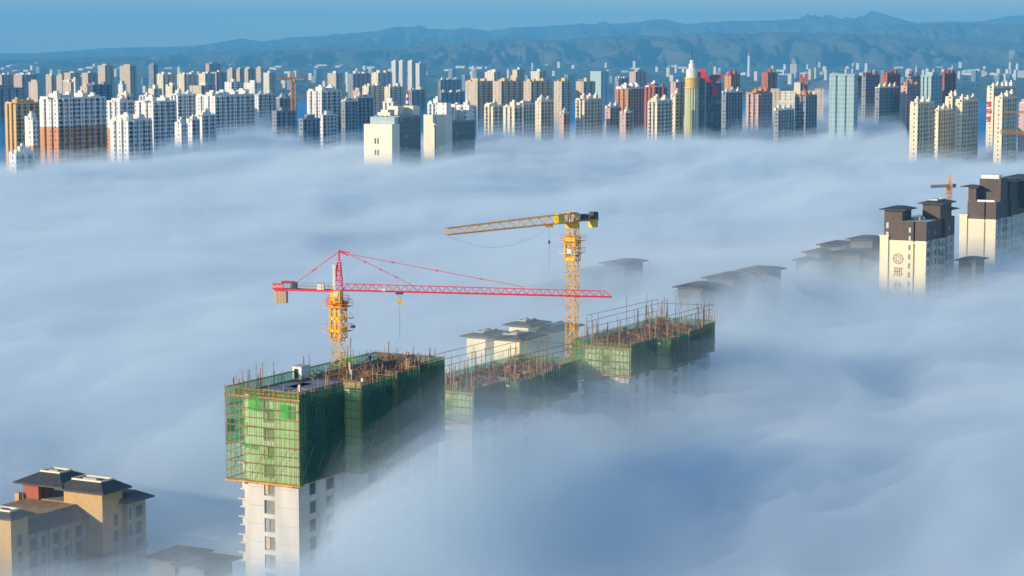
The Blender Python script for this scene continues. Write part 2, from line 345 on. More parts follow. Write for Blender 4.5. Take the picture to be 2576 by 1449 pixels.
def fog_body(name, mat, top, y0, y1, side, dy=.011, nx=260, z0=.5):
    ys = [y0]
    while ys[-1] < y1: ys.append(ys[-1] + max(3.2, ys[-1] * dy))
    W = nx + 1; mb = MB()
    rows = [[(-side - .3 * y + 2 * (side + .3 * y) * i / nx, y) for i in range(W)] for y in ys]
    for r in rows: mb.v += [(x, y, top(x, y)) for x, y in r]
    for r in rows: mb.v += [(x, y, z0) for x, y in r]
    n0 = W * len(ys); ny = len(ys); Fc = mb.f
    for j in range(ny - 1):
        for i in range(nx):
            a = j * W + i; Fc.append((a, a + 1, a + 1 + W, a + W)); b = a + n0; Fc.append((b, b + W, b + W + 1, b + 1))
        a = j * W; Fc.append((a, a + W, a + W + n0, a + n0)); a += nx; Fc.append((a, a + n0, a + W + n0, a + W))
    for i in range(nx):
        Fc.append((i, i + n0, i + 1 + n0, i + 1)); a = (ny - 1) * W + i; Fc.append((a, a + 1, a + 1 + n0, a + n0))
    mb.m = [0] * len(Fc)
    o = mb.build(name, mat, None, True); return tag(o, None, None, None, 'stuff')
FOGC = (.80, .922, 1)
def soft(a, sc, o): return lambda x, y: fog_height(x, y, .9, .8 + a * .07) + a + (abs(a) * .5 + 1.2) * N2(x + y * .4 + 9 * N2(x, y, 60, o), y * 1.6, sc, o)
fog_body('fog', volume('fog_air', FOGC, .034), lambda x, y: fog_height(x, y) - 1.5, 150, 3300, 120, .0085, 320)
fog_body('upper_fog', volume('upper_fog_air', FOGC, .009), soft(1., 30, 31), 151, 3300, 119, .013, 220, .6)
fog_body('thin_fog', volume('thin_fog_air', FOGC, .005), soft(4., 45, 41), 152, 3300, 118, .016, 200, .7)
fog_body('fog_veil', volume('fog_veil_air', FOGC, .0022), soft(9., 80, 51), 153, 3300, 117, .02, 160, .8)
fog_body('mist', volume('mist_air', (.07, .36, .76), .0012), lambda x, y: 88 + 9 * N2(x, y, 500, 2) - 40 * sstep((y - 2500) / 2500) + gz(y), 1650, 5200, 200, .03, 90, .9)
def air_box():
    mb = MB().box(-30000, 30000, -700, 36500, -1.0, 790)
    tag(mb.build('haze', volume('haze_air', (.17, .60, 1), 7e-5)), None, None, None, 'stuff')
air_box()
# ------------------------------------------------------------------ towers of the town beyond the fog
def tower(x0, xm, x1, yt, D, st, label, blocks=None, band=None, ang=-28., cat='apartment tower', name='apartment_tower', seed=0, plainroof=False, grp=None, bay=None):
    rng = random.Random(seed * 7 + int(x0 * 3 + yt)); ang = R(ang)
    ca, sa = math.cos(ang), math.sin(ang)
    N = at(xm, yt, D); k0, k1 = (x0 - 1288) / F, (x1 - 1288) / F
    wd = (N.x - k0 * N.y) / (ca + k0 * -sa); L = (k1 * N.y - N.x) / (-sa - k1 * ca) if abs(-sa - k1 * ca) > .05 else 40
    wd = max(4., min(70., wd)); L = max(5., min(110., L)); H = N.z
    o = thing(name, label, cat, (N.x, N.y, 0), ang, grp)
    g0 = gz(N.y) - 3 if N.y > 5000 else 0.
    big = D < 2300
    # plan with balcony recesses down the long side and a stair slot in the end wall
    poly, sm = [(0., 0.)], []
    nb = max(1, int(round(L / (bay or 13.)))) if L > 9 else 0
    for i in range(nb):
        a, b = L * (i + .17) / nb, L * (i + .46) / nb; c, d = L * (i + .62) / nb, L * (i + .88) / nb
        for y, dp in ((a, 1.8),) if not big else ((a, 1.9),):
            poly += [(0, a), (-dp, a), (-dp, b), (0, b)]; sm += [0, 0, 1, 0]
        if big: poly += [(0, c), (-1.1, c), (-1.1, d), (0, d)]; sm += [0, 0, 1, 0]
    poly.append((0, L)); sm.append(0); poly.append((-wd, L)); sm.append(0); poly.append((-wd, 0)); sm.append(0)
    if wd > 8 and big:
        for f in (.30, .68):
            poly += [(-wd * (1 - f) - .9, 0), (-wd * (1 - f) - .9, 1.3), (-wd * (1 - f) + .9, 1.3), (-wd * (1 - f) + .9, 0)]; sm += [0, 0, 1, 0]
    sm.append(0); sm = sm[:len(poly)]
    while len(sm) < len(poly): sm.append(0)
    # flush long side pieces: wider windows than the end walls, painting in shade
    i0 = poly.index((0, L)); sm = [(3 if q == 0 and 0 <= i < i0 else q) for i, q in enumerate(sm)]
    zb = g0
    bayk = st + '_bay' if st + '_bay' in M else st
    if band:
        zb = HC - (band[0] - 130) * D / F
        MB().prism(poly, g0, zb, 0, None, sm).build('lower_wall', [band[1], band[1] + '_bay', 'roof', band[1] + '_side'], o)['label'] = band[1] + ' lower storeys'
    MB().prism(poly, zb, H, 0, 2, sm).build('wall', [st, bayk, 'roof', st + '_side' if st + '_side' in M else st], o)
    if plainroof:
        MB().box(-wd - .3, .3, -.3, L + .3, H + .003, H + 1.1).build('parapet', st, o)
        if plainroof != 2: MB().box(-wd * .8, -wd * .2, L * .3, L * .75, H + 1.1, H + 4).build('roof_block', st, o)
        return o
    bk = blocks or st; bk2 = {'white': 'paint_white', 'cream': 'paint_cream', 'gold': 'paint_gold'}.get(bk, bk)
    nk = max(1, min(5, nb if big else (nb + 1) // 2))
    for i in range(nk):
        yc = L * (i + .5) / nk; hh = rng.uniform(2.2, 4.4)
        m = MB().box(-wd * .62, -wd * rng.uniform(.12, .3), yc - 3.2 if L > 9 else 0.5, min(L - .2, yc + rng.uniform(1.2, 3.)), H + .003, H + hh)
        if big: m.box(-wd * .5, -wd * .3, yc - 1.5, min(L - .4, yc + .8), H + hh, H + hh + 1.6)
        m.build('roof_block', bk2, o)
        if rng.random() < .6:   # crown walls over some of the units
            a_ = rng.uniform(3, 6); MB().box(-wd, -wd * rng.uniform(.55, .9), max(0, yc - a_), min(L, yc + rng.uniform(1, 3.)), H + .003, H + rng.uniform(.8, 2.4)).build('crown_wall', bk2, o)
    if big and L > 16:
        for q in range(rng.choice((1, 1, 2))):
            ya = rng.uniform(0, L * .7); MB().box(-wd * rng.uniform(.75, .98), -wd * rng.uniform(.05, .4), ya + .4, min(L - .6, ya + rng.uniform(5, 11)), H + .002, H + rng.choice((1.6, 2.9, 2.9))).build('upper_storey', [st], o)
    if big:
        MB().box(-.5, -.15, .5, L - .5, H + .003, H + 1.25).build('parapet', bk2, o)
        MB().box(-wd * .95, -wd * rng.uniform(.3, .6), -.25, .5, H + .003, H + rng.uniform(.7, 2.)).build('gable', bk2, o)
    return o
def D0(y, z=118.): return (HC - z) * F / (y - 130.)
T = [
 # x0, xm, x1, ytop, D, style, blocks, band, label
 (16, 39, 104, 262, 1650, 'yellow', 'yellow', None, 'ochre yellow apartment slab at the left edge of the town, tallest ochre one'),
 (103, 145, 271, 250, 1500, 'white', 'white', (318, 'orange'), 'big white apartment slab with orange lower storeys rising highest from the fog bank at left'),
 (65, 82, 98, 301, 1400, 'white', 'white', (366, 'orange'), 'slim white block with a trace of orange, close left of the big white slab'),
 (23, 40, 90, 388, 1250, 'white', 'white', None, 'white rooftops barely poking out of the fog, lowest at the far left'),
 (271, 301, 342, 257, 1650, 'white', 'white', (322, 'orange'), 'narrow white tower with an orange foot behind the shorter white block'),
 (279, 322, 385, 304, 1480, 'white', 'white', None, 'shorter white block standing in front of two taller white ones, foot in fog'),
 (341, 385, 447, 258, 1700, 'white', 'white', None, 'broad white tower with a blank sunlit end wall above the shorter white block'),
 (430, 447, 497, 240, 1900, 'white', 'white', None, 'white tower mostly in shade just left of the long white slab'),
 (495, 541, 643, 242, 1850, 'white', 'white', None, 'long white slab with grooved end wall above the low white rooftops in fog'),
 (641, 650, 697, 240, 1950, 'white', 'white', None, 'shaded white block directly right of the long white slab'),
 (697, 703, 748, 248, 2000, 'grey', 'cream', None, 'dark grey block with cream roof blocks behind the orange crane mast'),
 (441, 456, 474, 313, 1600, 'white', 'white', None, 'white rooftop just above the fog, first of the low stepped row'),
 (470, 483, 505, 303, 1620, 'white', 'white', None, 'white rooftop above the fog, middle of the low stepped row'),
 (493, 508, 546, 292, 1640, 'white', 'white', None, 'white rooftop above the fog, highest of the low stepped row'),
 (298, 318, 340, 241, 2000, 'beige', 'cream', None, 'beige tower top peeping over the narrow white tower with the orange foot'),
 (353, 368, 392, 243, 2050, 'white', 'white', None, 'white tower top peeping over the broad white tower'),
 (220, 233, 286, 213, 2600, 'glass_dark', 'grey', None, 'flat topped dark office block above the big white slab'),
 (206, 219, 226, 219, 2550, 'beige', None, None, 'thin beige block touching the flat topped dark office on its left'),
 (-34, -22, 62, 224, 2300, 'grey', None, None, 'long flat grey block cut by the left edge of the picture'),
 (77, 94, 104, 208, 2900, 'beige', None, None, 'beige slab seen end on above the ochre slab'),
 (147, 156, 165, 192, 3600, 'beige', None, None, 'small beige tower left of the twin low beige blocks'),
 (-6, 4, 38, 188, 4000, 'beige', 'cream', None, 'low beige row block at the far left edge of the middle distance'),
 (40, 55, 100, 188, 4000, 'pink', 'cream', None, 'pinkish long row block above the beige slab seen end on'),
 (120, 129, 147, 190, 3900, 'beige', 'cream', None, 'narrow beige block right of the pinkish row block'),
 (166, 177, 208, 183, 3900, 'beige', 'cream', None, 'beige block with a lit crown left of the first tall dark pair'),
 (211, 221, 250, 183, 3900, 'beige', 'cream', None, 'beige stepped block at the foot of the first tall tower'),
 (251, 264, 291, 166, 4200, 'beige', None, None, 'tall beige and dark tower, leftmost of three that top the middle distance'),
 (306, 327, 348, 167, 4200, 'beige', None, None, 'tall tower with two lit beige strips, middle of three that top the middle distance'),
 (378, 386, 402, 164, 4300, 'grey', None, None, 'tall dark tower with a thin lit edge, rightmost of three that top the middle distance'),
 (398, 410, 448, 187, 3600, 'cream', 'cream', None, 'cream slab with bluish shaded side below the tall dark tower'),
 (449, 463, 502, 187, 3600, 'cream', 'cream', None, 'cream slab standing between two similar cream slabs'),
 (503, 516, 545, 185, 3600, 'cream', 'cream', None, 'cream slab right of its two cream neighbours'),
 (534, 544, 573, 181, 3700, 'pink', 'cream', None, 'pinkish block with lit rooftop left of the beige row'),
 (575, 584, 597, 176, 3900, 'beige', None, None, 'beige tower, first of the beige row before the orange crane'),
 (598, 603, 617, 175, 3900, 'beige', None, None, 'slender beige tower, second of the beige row before the orange crane'),
 (618, 624, 646, 174, 3950, 'beige', None, None, 'beige tower with a wide shaded side, third of the beige row before the orange crane'),
 (648, 656, 663, 172, 4000, 'beige', None, None, 'small beige tower, last of the beige row before the orange crane'),
 (665, 677, 696, 183, 3800, 'cream', 'cream', None, 'low cream cluster block left of the orange crane tip'),
 (521, 526, 560, 161, 5200, 'pink', None, None, 'far pinkish slab standing alone against the plain above the cream slabs'),
 (301, 308, 322, 211, 3000, 'white', 'white', None, 'small white block right of the flat topped dark office'),
 (376, 387, 411, 223, 2400, 'cream', 'cream', None, 'cream rooftop behind the broad white tower'),
 (420, 433, 451, 217, 2500, 'cream', 'cream', None, 'cream rooftop with shaded side below the first cream slab'),
 (480, 506, 546, 215, 2500, 'beige', 'cream', None, 'wide beige rooftop above the long white slab'),
 (568, 582, 612, 206, 2600, 'white', 'white', None, 'white rooftop with many notches below the beige row'),
 (616, 640, 660, 208, 2600, 'white', 'white', None, 'white rooftop left of the orange crane mast'),
 (185, 189, 201, 201, 3300, 'cream', None, None, 'thin cream tower above the flat topped dark office'),
 (163, 178, 190, 206, 3100, 'beige', 'cream', None, 'beige block below the small beige tower'),
 (774, 809, 861, 230, 1900, 'white', 'white', (294, 'orange'), 'white tower with an orange foot right of the orange crane'),
 (826, 845, 864, 184, 3200, 'beige', 'cream', None, 'beige tower with cream crown behind the white tower right of the crane'),
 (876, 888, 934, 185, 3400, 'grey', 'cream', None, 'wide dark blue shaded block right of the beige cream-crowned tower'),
 (936, 951, 988, 183, 3400, 'cream', 'cream', None, 'cream tower with dark side below the four far white towers'),
 (860, 868, 902, 256, 1900, 'grey', 'cream', None, 'dark block with pale yellow roof blocks right of the white tower by the crane'),
 (896, 900, 941, 247, 2000, 'grey', 'cream', None, 'darker taller block behind the dark block with pale yellow roof blocks'),
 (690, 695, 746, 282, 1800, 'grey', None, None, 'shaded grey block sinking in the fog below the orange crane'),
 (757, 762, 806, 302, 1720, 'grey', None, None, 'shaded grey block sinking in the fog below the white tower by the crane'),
 (808, 812, 850, 292, 1760, 'white', None, None, 'shaded white block deep in blue fog right of the sinking grey blocks'),
 (913, 927, 966, 216, 2700, 'cream', 'cream', None, 'cream tower with cream roof blocks behind the dark pair'),
 (968, 981, 1017, 218, 2700, 'cream', 'cream', None, 'cream tower with wide blue side left of the red and white mast'),
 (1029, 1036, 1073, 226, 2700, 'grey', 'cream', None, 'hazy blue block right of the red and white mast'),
 (889, 904, 913, 229, 2600, 'pink', None, None, 'short pinkish block in front of the cream tower with roof blocks'),
 (964, 989, 998, 259, 1900, 'white', None, None, 'faint white block left of the mast on the office with two windows'),
 (986, 995, 1003, 155, 6500, 'white', None, None, 'far white tower, first of the four standing on the plain'),
 (1004, 1012, 1023, 154, 6500, 'white', None, None, 'far white tower, second of the four standing on the plain'),
 (1027, 1036, 1045, 154, 6500, 'white', None, None, 'far white tower, third of the four standing on the plain'),
 (1046, 1055, 1073, 160, 6500, 'white', None, None, 'far white tower, shortest and last of the four standing on the plain'),
 (1171, 1201, 1240, 204, 2500, 'beige', 'gold', None, 'beige tower with golden crown, leftmost of the golden crowned row'),
 (1220, 1243, 1262, 181, 3400, 'cream', 'cream', None, 'tall cream tower rising behind the two leftmost golden crowned towers'),
 (1242, 1261, 1318, 204, 2500, 'beige', 'gold', None, 'beige tower with a wide dark side, second of the golden crowned row'),
 (1289, 1301, 1320, 175, 4000, 'cream', 'cream', None, 'far cream tower above the second golden crowned tower'),
 (1317, 1336, 1387, 204, 2500, 'beige', 'gold', None, 'beige tower with golden crown, third of the golden crowned row'),
 (1335, 1357, 1375, 179, 3600, 'cream', 'cream', None, 'cream tower with golden blocks behind the third golden crowned tower'),
 (1393, 1413, 1440, 204, 2500, 'beige', 'gold', None, 'narrower beige tower, fourth of the golden crowned row'),
 (1448, 1468, 1497, 205, 2550, 'beige', 'gold', None, 'beige tower, last of the golden crowned row beside the pale glass tower'),
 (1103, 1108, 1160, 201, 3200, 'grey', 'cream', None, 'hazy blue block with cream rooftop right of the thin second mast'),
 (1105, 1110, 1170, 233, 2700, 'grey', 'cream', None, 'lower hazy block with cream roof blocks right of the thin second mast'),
 (1218, 1240, 1267, 268, 1750, 'cream', 'cream', None, 'cream block, first of the cream row at the fog edge in the middle'),
 (1266, 1294, 1315, 269, 1720, 'cream', 'cream', None, 'cream block, second of the cream row at the fog edge in the middle'),
 (1299, 1316, 1346, 264, 1760, 'cream', 'cream', None, 'cream block, third of the cream row at the fog edge in the middle'),
 (1346, 1361, 1393, 256, 1800, 'cream', 'cream', None, 'cream block, tallest and last of the cream row at the fog edge in the middle'),
 (1484, 1512, 1531, 181, 3000, 'glass', None, None, 'pale glass office tower with dark side right of the golden crowned row'),
 (1582, 1599, 1626, 182, 3300, 'pink', None, None, 'pale pink tower behind the orange brick tower'),
 (1545, 1556, 1581, 197, 3200, 'grey', 'cream', None, 'hazy block with cream roof left of the pale pink tower'),
 (1547, 1580, 1619, 224, 2100, 'orange', 'white', None, 'orange brick tower with white trim right of the blue gap'),
 (1620, 1646, 1665, 219, 2000, 'red', 'white', None, 'red brick tower with a white top right of the orange brick tower'),
 (1653, 1668, 1677, 223, 2050, 'red', 'red', None, 'small red roofed tower behind the red brick tower with a white top'),
 (1628, 1653, 1690, 256, 1750, 'cream', 'cream', None, 'cream white slab at the fog edge below the red brick tower'),
 (1688, 1699, 1718, 240, 1800, 'cream', 'cream', None, 'narrow cream block close left of the green glass round tower'),
 (1447, 1470, 1516, 252, 1800, 'cream', 'cream', None, 'cream slab with stepped lit roof in the blue gap'),
 (1521, 1535, 1562, 272, 1850, 'pink', 'white', None, 'low pinkish block at the fog edge under the orange brick tower'),
 (1558, 1574, 1592, 284, 1800, 'pink', 'white', None, 'lowest pinkish block at the fog edge under the orange brick tower'),
 (1408, 1418, 1433, 286, 1850, 'pink', 'white', None, 'small pinkish rooftop near the fog edge left of the stepped cream slab'),
 (1685, 1700, 1722, 206, 2300, 'pink', 'cream', None, 'pink tower behind the narrow cream block by the green round tower'),
 (1820, 1839, 1859, 190, 2200, 'orange', 'red', None, 'orange brick tower with a dark top right of the red curved roof'),
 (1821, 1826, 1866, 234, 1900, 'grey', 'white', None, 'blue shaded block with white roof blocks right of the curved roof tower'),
 (1874, 1908, 1941, 237, 1950, 'pink', 'orange', None, 'pink brick tower with a white window strip left of the gate shaped block'),
 (1913, 1932, 1952, 182, 2300, 'red', 'red', None, 'red tower with dark side right of the thin white chimney'),
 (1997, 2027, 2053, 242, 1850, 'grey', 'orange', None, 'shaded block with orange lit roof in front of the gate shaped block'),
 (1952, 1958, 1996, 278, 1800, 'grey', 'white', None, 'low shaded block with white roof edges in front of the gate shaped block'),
 (2152, 2156, 2176, 194, 2150, 'glass_dark', None, None, 'dark slab touching the teal glass tower on its right'),
 (2173, 2178, 2209, 191, 2100, 'grey', 'red', None, 'dark tower with two red roof blocks right of the teal glass tower'),
 (2214, 2232, 2261, 188, 2050, 'red', 'red', None, 'red brick tower with a tall red penthouse, highest right of the teal glass tower'),
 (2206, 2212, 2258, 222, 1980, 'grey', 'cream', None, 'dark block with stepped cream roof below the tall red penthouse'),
 (2262, 2282, 2314, 216, 2000, 'pink', 'orange', None, 'pale pink tower lit down to the fog left of the second glass tower'),
 (2280, 2291, 2311, 191, 2300, 'grey', 'red', None, 'dark tower with red roof blocks behind the pale pink tower'),
 (2366, 2376, 2400, 187, 2050, 'red', 'red', None, 'dark tower with a thin red lit edge right of the second glass tower'),
 (2286, 2309, 2349, 262, 1500, 'cream', 'cream', None, 'yellowish cream tower standing farthest out in the fog at right'),
 (2352, 2361, 2396, 280, 1560, 'cream', 'cream', None, 'low cream block between two taller yellowish cream towers'),
 (2374, 2396, 2412, 247, 1600, 'cream', 'cream', None, 'cream block behind the low cream block at right'),
 (2400, 2421, 2458, 256, 1540, 'cream', 'cream', None, 'yellowish cream tower with wide grey side left of the tower with red characters'),
 (2498, 2522, 2555, 248, 1480, 'cream', 'cream', None, 'cream tower in front of the tower with red characters'),
 (2559, 2590, 2625, 260, 1560, 'pink', 'cream', None, 'pale block cut by the right edge of the picture'),
]
for i, (x0, xm, x1, yt, D, st, bk, band, lab) in enumerate(T):
    D = D or D0(yt)
    tower(x0, xm, x1, yt, D, st, lab, bk, band, seed=i, plainroof=(2 if bk is None and st in ('glass_dark', 'glass') else 1) if bk is None else False,
          cat='office tower' if 'glass' in st else 'apartment tower', name='office_tower' if 'glass' in st else 'apartment_tower')
# -- special buildings
tt = tower(2478, 2500, 2551, 222, 1750, 'cream', 'cream apartment tower with red characters down its sunlit end wall', 'cream', None)
def strokes(mb, segs, cx, cz, s, y, th, r):
    for (a, b, c, d) in segs: mb.bar((cx + a * s, y, cz + b * s), (cx + c * s, y, cz + d * s), r)
CH1 = [(-.5, .35, .5, .35), (0, .5, 0, -.5), (-.45, 0, .45, 0), (-.5, -.5, .5, -.5), (-.4, .35, -.5, -.1), (.4, .2, .3, -.4)]
m = MB()
for i in range(3): strokes(m, CH1 if i != 1 else [(-.5, .4, .5, .4), (-.5, .4, -.5, -.5), (.5, .4, .5, -.5), (-.4, 0, .4, 0), (-.2, -.4, .3, -.2)], -3.6, 113.5 - 6. * i, 3.6, -.15, .1, .42)
m.build('lettering', 'ink_red', tt)
# teal glass towers and the gate shaped block face the camera squarely
tower(2083, 2149, 2155, 190, 1760, 'glass', 'teal glass office tower, broad and flat topped, right of the gate shaped block', None, None, ang=-12, cat='office tower', name='office_tower', plainroof=2)
tower(2312, 2343, 2366, 193, 1950, 'glass', 'second narrower teal glass tower with dark side, near the right chimneys', None, None, cat='office tower', name='office_tower', plainroof=1)
def gate_block():
    D = 2100; N = at(2072, 226, D); px = D / F; W = 132 * px; H = N.z
    o = thing('gate_block', 'beige block shaped like a wide gate close left of the broad teal glass tower', 'apartment block', (N.x, N.y, 0), R(-8))
    MB().box(-W, -W + 22 * px, 0, 16, 0, H + 1).build('leg', 'beige', o)
    MB().box(-22 * px, 0, 0, 16, 0, H + 1).build('leg', 'beige', o)
    MB().box(-W + 22 * px, -22 * px, .4, 15.6, H - 78, H - 1.2).build('wall', 'cream', o)
    MB().box(-W + 20 * px, -20 * px, -.3, .4, H - 13, H - 10).build('cornice', 'paint_cream', o)
    MB().box(-W * .56, -W * .44, 3, 12, H - 1.2, H + 7).build('roof_block', 'paint_cream', o)
    for f in (.30, .40): MB().box(-W * (f + .07), -W * f, 9, 15, H - 1.2, H + 15).build('roof_tower', 'red', o)
gate_block()
def round_tower():
    D = 1800; p = at(1740, 222, D); H = p.z; r = 16 * D / F
    o = thing('round_tower', 'round green glass tower with golden band, white crown and spire', 'office tower', (p.x, p.y, 0))
    rib = MB().lathe([(r, 0), (r, H)], 28); rib.build('wall', 'green_glass', o, False)
    for k in range(9):
        a = math.pi * (1.02 + k * .12); MB().bar((r * 1.02 * math.cos(a), r * 1.02 * math.sin(a), 0), (r * 1.02 * math.cos(a), r * 1.02 * math.sin(a), H), .45).build('fin', 'paint_cream', o)
    MB().lathe([(r + .8, H), (r + .8, H + 1.2), (r + .2, H + 1.4), (r + .2, H + 7.4), (r + .8, H + 7.6), (r + .8, H + 8.8)], 28).build('golden_band', 'paint_gold', o)
    MB().lathe([(r - .6, H + 8.8), (r - .6, H + 15.2), (r - 1.6, H + 16)], 28).build('white_crown', 'white', o)
    MB().lathe([(2.6, H + 16), (2.6, H + 20), (1.6, H + 20.2), (1.6, H + 23)], 14).build('turret', 'paint_white', o)
    MB().bar((0, 0, H + 23), (0, 0, H + 30), .5).bar((0, 0, H + 30), (0, 0, H + 37), .22).build('spire', 'dark_steel', o)
    MB().box(r * .6, r * 2.1, 2, 26, 0, H + 8).box(r * .9, r * 1.5, 6, 14, H + 8, H + 13).build('side_wing', 'glass_dark', o)
round_tower()
def curved_roof_tower():
    D = 1830; N = at(1776, 200, D); H = N.z; px = D / F; W = 44 * px
    o = thing('curved_roof_tower', 'dark office tower with a sagging dark red roof and one lit beige edge', 'office tower', (N.x, N.y, 0), R(22))
    MB().box(0, W, 0, 20, 0, H - 3).build('wall', 'glass_dark', o)
    MB().box(-1.6, 0, -.5, 3, 0, H - 2).build('corner_pier', 'beige', o)
    m = MB(); n = 12
    for k in range(n + 1):
        u = k / n; z = H - 3 + 8 * (2 * u - 1) ** 2 * (1.25 if u < .5 else .75); x = -.8 + (W + 1.6) * u
        m.v += [(x, -.8, z), (x, 20.8, z), (x, -.8, z + 1.1), (x, 20.8, z + 1.1)]
    for k in range(n):
        a = 4 * k; m.f += [(a, a + 4, a + 6, a + 2), (a + 1, a + 3, a + 7, a + 5), (a + 2, a + 6, a + 7, a + 3), (a, a + 1, a + 5, a + 4)]; m.m += [0] * 4
    m.f += [(0, 2, 3, 1), (4 * n, 4 * n + 1, 4 * n + 3, 4 * n + 2)]; m.m += [0, 0]
    m.build('roof', 'paint_red', o)
    MB().box(W * .35, W * .75, -1., 0, H - 14, H - 6).build('red_panel', 'paint_red', o)
curved_roof_tower()
def white_office(x0, xm, x1, y1, y2, D, label, second):
    N = at(xm, y1, D); H = N.z; ca, sa = CA, SA
    k0, k1 = (x0 - 1288) / F, (x1 - 1288) / F
    wd = (N.x - k0 * N.y) / (ca - k0 * sa); L = (k1 * N.y - N.x) / (-sa - k1 * ca)
    o = thing('office_block', label, 'office block', (N.x, N.y, 0), A28)
    H2 = HC - (y2 - 130) * D / F
    MB().box(-wd, 0, 0, 9, 0, H).build('white_wall', 'paint_cream', o)
    MB().box(-wd + 2, -.4 if not second else -1.5, 9, L, 0, H2 - .6).build('wall', 'glass_dark', o)
    MB().box(-wd + 1.6, -.2 if not second else -1.2, 8.6 if not second else 9.2, L + .3, H2 - .6, H2 + .5).build('parapet', 'grey', o)
    if not second:
        MB().box(-wd + 2.2, 0 - .6, 4, 8.6, H + .003, H2 - .2).build('glazed_box', 'glass', o)
        for dx in (-6.6, -4.6): MB().box(-wd * .5 + dx + 4.2, -wd * .5 + dx + 5.2, -.06, .3, H - 12.2, H - 8.6).build('window', 'glaze', o)
        for dx in (-6.6, -4.6): MB().box(-wd * .5 + dx + 4.2, -wd * .5 + dx + 5.2, -.06, .3, H - 19.2, H - 15.8).build('window', 'glaze', o)
        for a, b, c, d, h in ((-.75, -.5, 12, 20, 4), (-.8, -.35, 9.6, 12, 2.5), (-.9, -.55, 26, 33, 6), (-.7, -.3, 36, 44, 6)): MB().box(wd * a, wd * b, c, d, H2 - .5, H2 + h).build('roof_block', 'paint_cream', o)
    else:
        MB().box(-wd * .47, -wd * .44, -.12, .2, 0, H).build('seam', 'concrete_grey', o)
        for a, b, c, d, h in ((-.8, -.3, 10, 16, 12), (-.9, -.6, 20, 26, 9), (-.6, -.1, 30, 36, 7), (-.9, -.3, 40, 47, 10)): MB().box(wd * a, wd * b, c, d, H2 - .5, H2 + h).build('roof_block', 'white', o)
white_office(916, 986, 1060, 313, 293, 1350, 'white walled office with two dark slit windows under a glazed roof box', False)
white_office(1066, 1120, 1200, 289, 306, 1400, 'white walled block with one vertical seam beside a low dark block at the fog edge', True)
tower(1076, 1100, 1122, 262, 1600, 'white', 'white stair tower block behind the white wall with the vertical seam', 'white', None, seed=401)
tower(1122, 1148, 1200, 272, 1620, 'white', 'white stepped block behind the low dark block at the fog edge', 'white', None, seed=402)
def mast(x, y0, y1, D, label, striped):
    p = at(x, y1, D); H = at(x, y0, D).z
    o = thing('radio_mast', label, 'mast', (p.x, p.y, 0))
    zb = p.z
    if striped:
        zm = zb + (H - zb) * .6
        for k in range(8): MB().bar((0, 0, zb + (zm - zb) * k / 8), (0, 0, zb + (zm - zb) * (k + 1) / 8), 1.15 - .04 * k, 0, 8).build('mast_section', 'paint_white' if k % 2 == 0 else 'paint_red', o)
        MB().bar((0, 0, zm), (0, 0, H), .3, 0, 6).build('antenna', 'concrete_grey', o)
    else:
        MB().bar((0, 0, zb), (0, 0, H), .38, 0, 6).build('antenna', 'concrete_grey', o)
    MB().bar((0, 0, 0), (0, 0, zb), 1.2, 0, 8).build('mast_foot', 'concrete_grey', o)
mast(1025, 188, 292, 1420, 'red and white banded radio mast over the office with two slit windows', True)
mast(1103, 198, 290, 1500, 'thin grey radio mast over the white wall with the vertical seam', False)
def chimney(x, y0, y1, D, r, label, red=False):
    D = foot(y1); r *= 1.5
    p = at(x, y1, D); H = at(x, y0, D).z; g = gz(D) - 2
    o = thing('chimney', label, 'chimney', (p.x, p.y, g))
    MB().lathe([(r * 1.5, 0), (r * 1.2, (H - g) * .3), (r, (H - g) * .85)], 12).build('shaft', 'paint_white', o)
    MB().lathe([(r, (H - g) * .85), (r * .9, H - g)], 12).build('chimney_top', 'paint_red' if red else 'concrete_grey', o)
chimney(1884, 130, 196, 4600, 4., 'tall thin white chimney with a reddish tip standing alone on the plain', True)
chimney(2541, 152, 184, 5600, 4.5, 'factory chimney under the rightmost white smoke plume', True)
chimney(2559, 156, 186, 5600, 5., 'reddish factory chimney right of the rightmost smoke plume', True)
chimney(2348, 172, 192, 5200, 3.5, 'short factory chimney under the faint grey smoke plume')
chimney(2396, 163, 190, 5300, 3.2, 'slim grey chimney behind the dark tower with a thin red edge')
chimney(2305, 163, 190, 5400, 2.6, 'slim dark chimney left of the second teal glass tower')
chimney(2057, 167, 184, 5600, 2.6, 'short slim chimney among the low buildings above the gate shaped block')
def works_tower():
    D = foot(186); p = at(1996, 184, D); g = gz(D) - 2; H = at(1996, 144, D).z - g
    o = thing('works_tower', 'pale stepped tower with pointed top rising from the far plain above the gate shaped block', 'tower', (p.x, p.y, g))
    MB().box(-14, 14, -14, 14, 0, H * .6).build('lower_stage', 'paint_cream', o)
    MB().box(-9, 9, -9, 9, H * .6, H * .85).build('upper_stage', 'pink', o)
    MB().lathe([(8, H * .85), (3, H * .95), (.4, H)], 8).build('spire', 'concrete_grey', o)
works_tower()
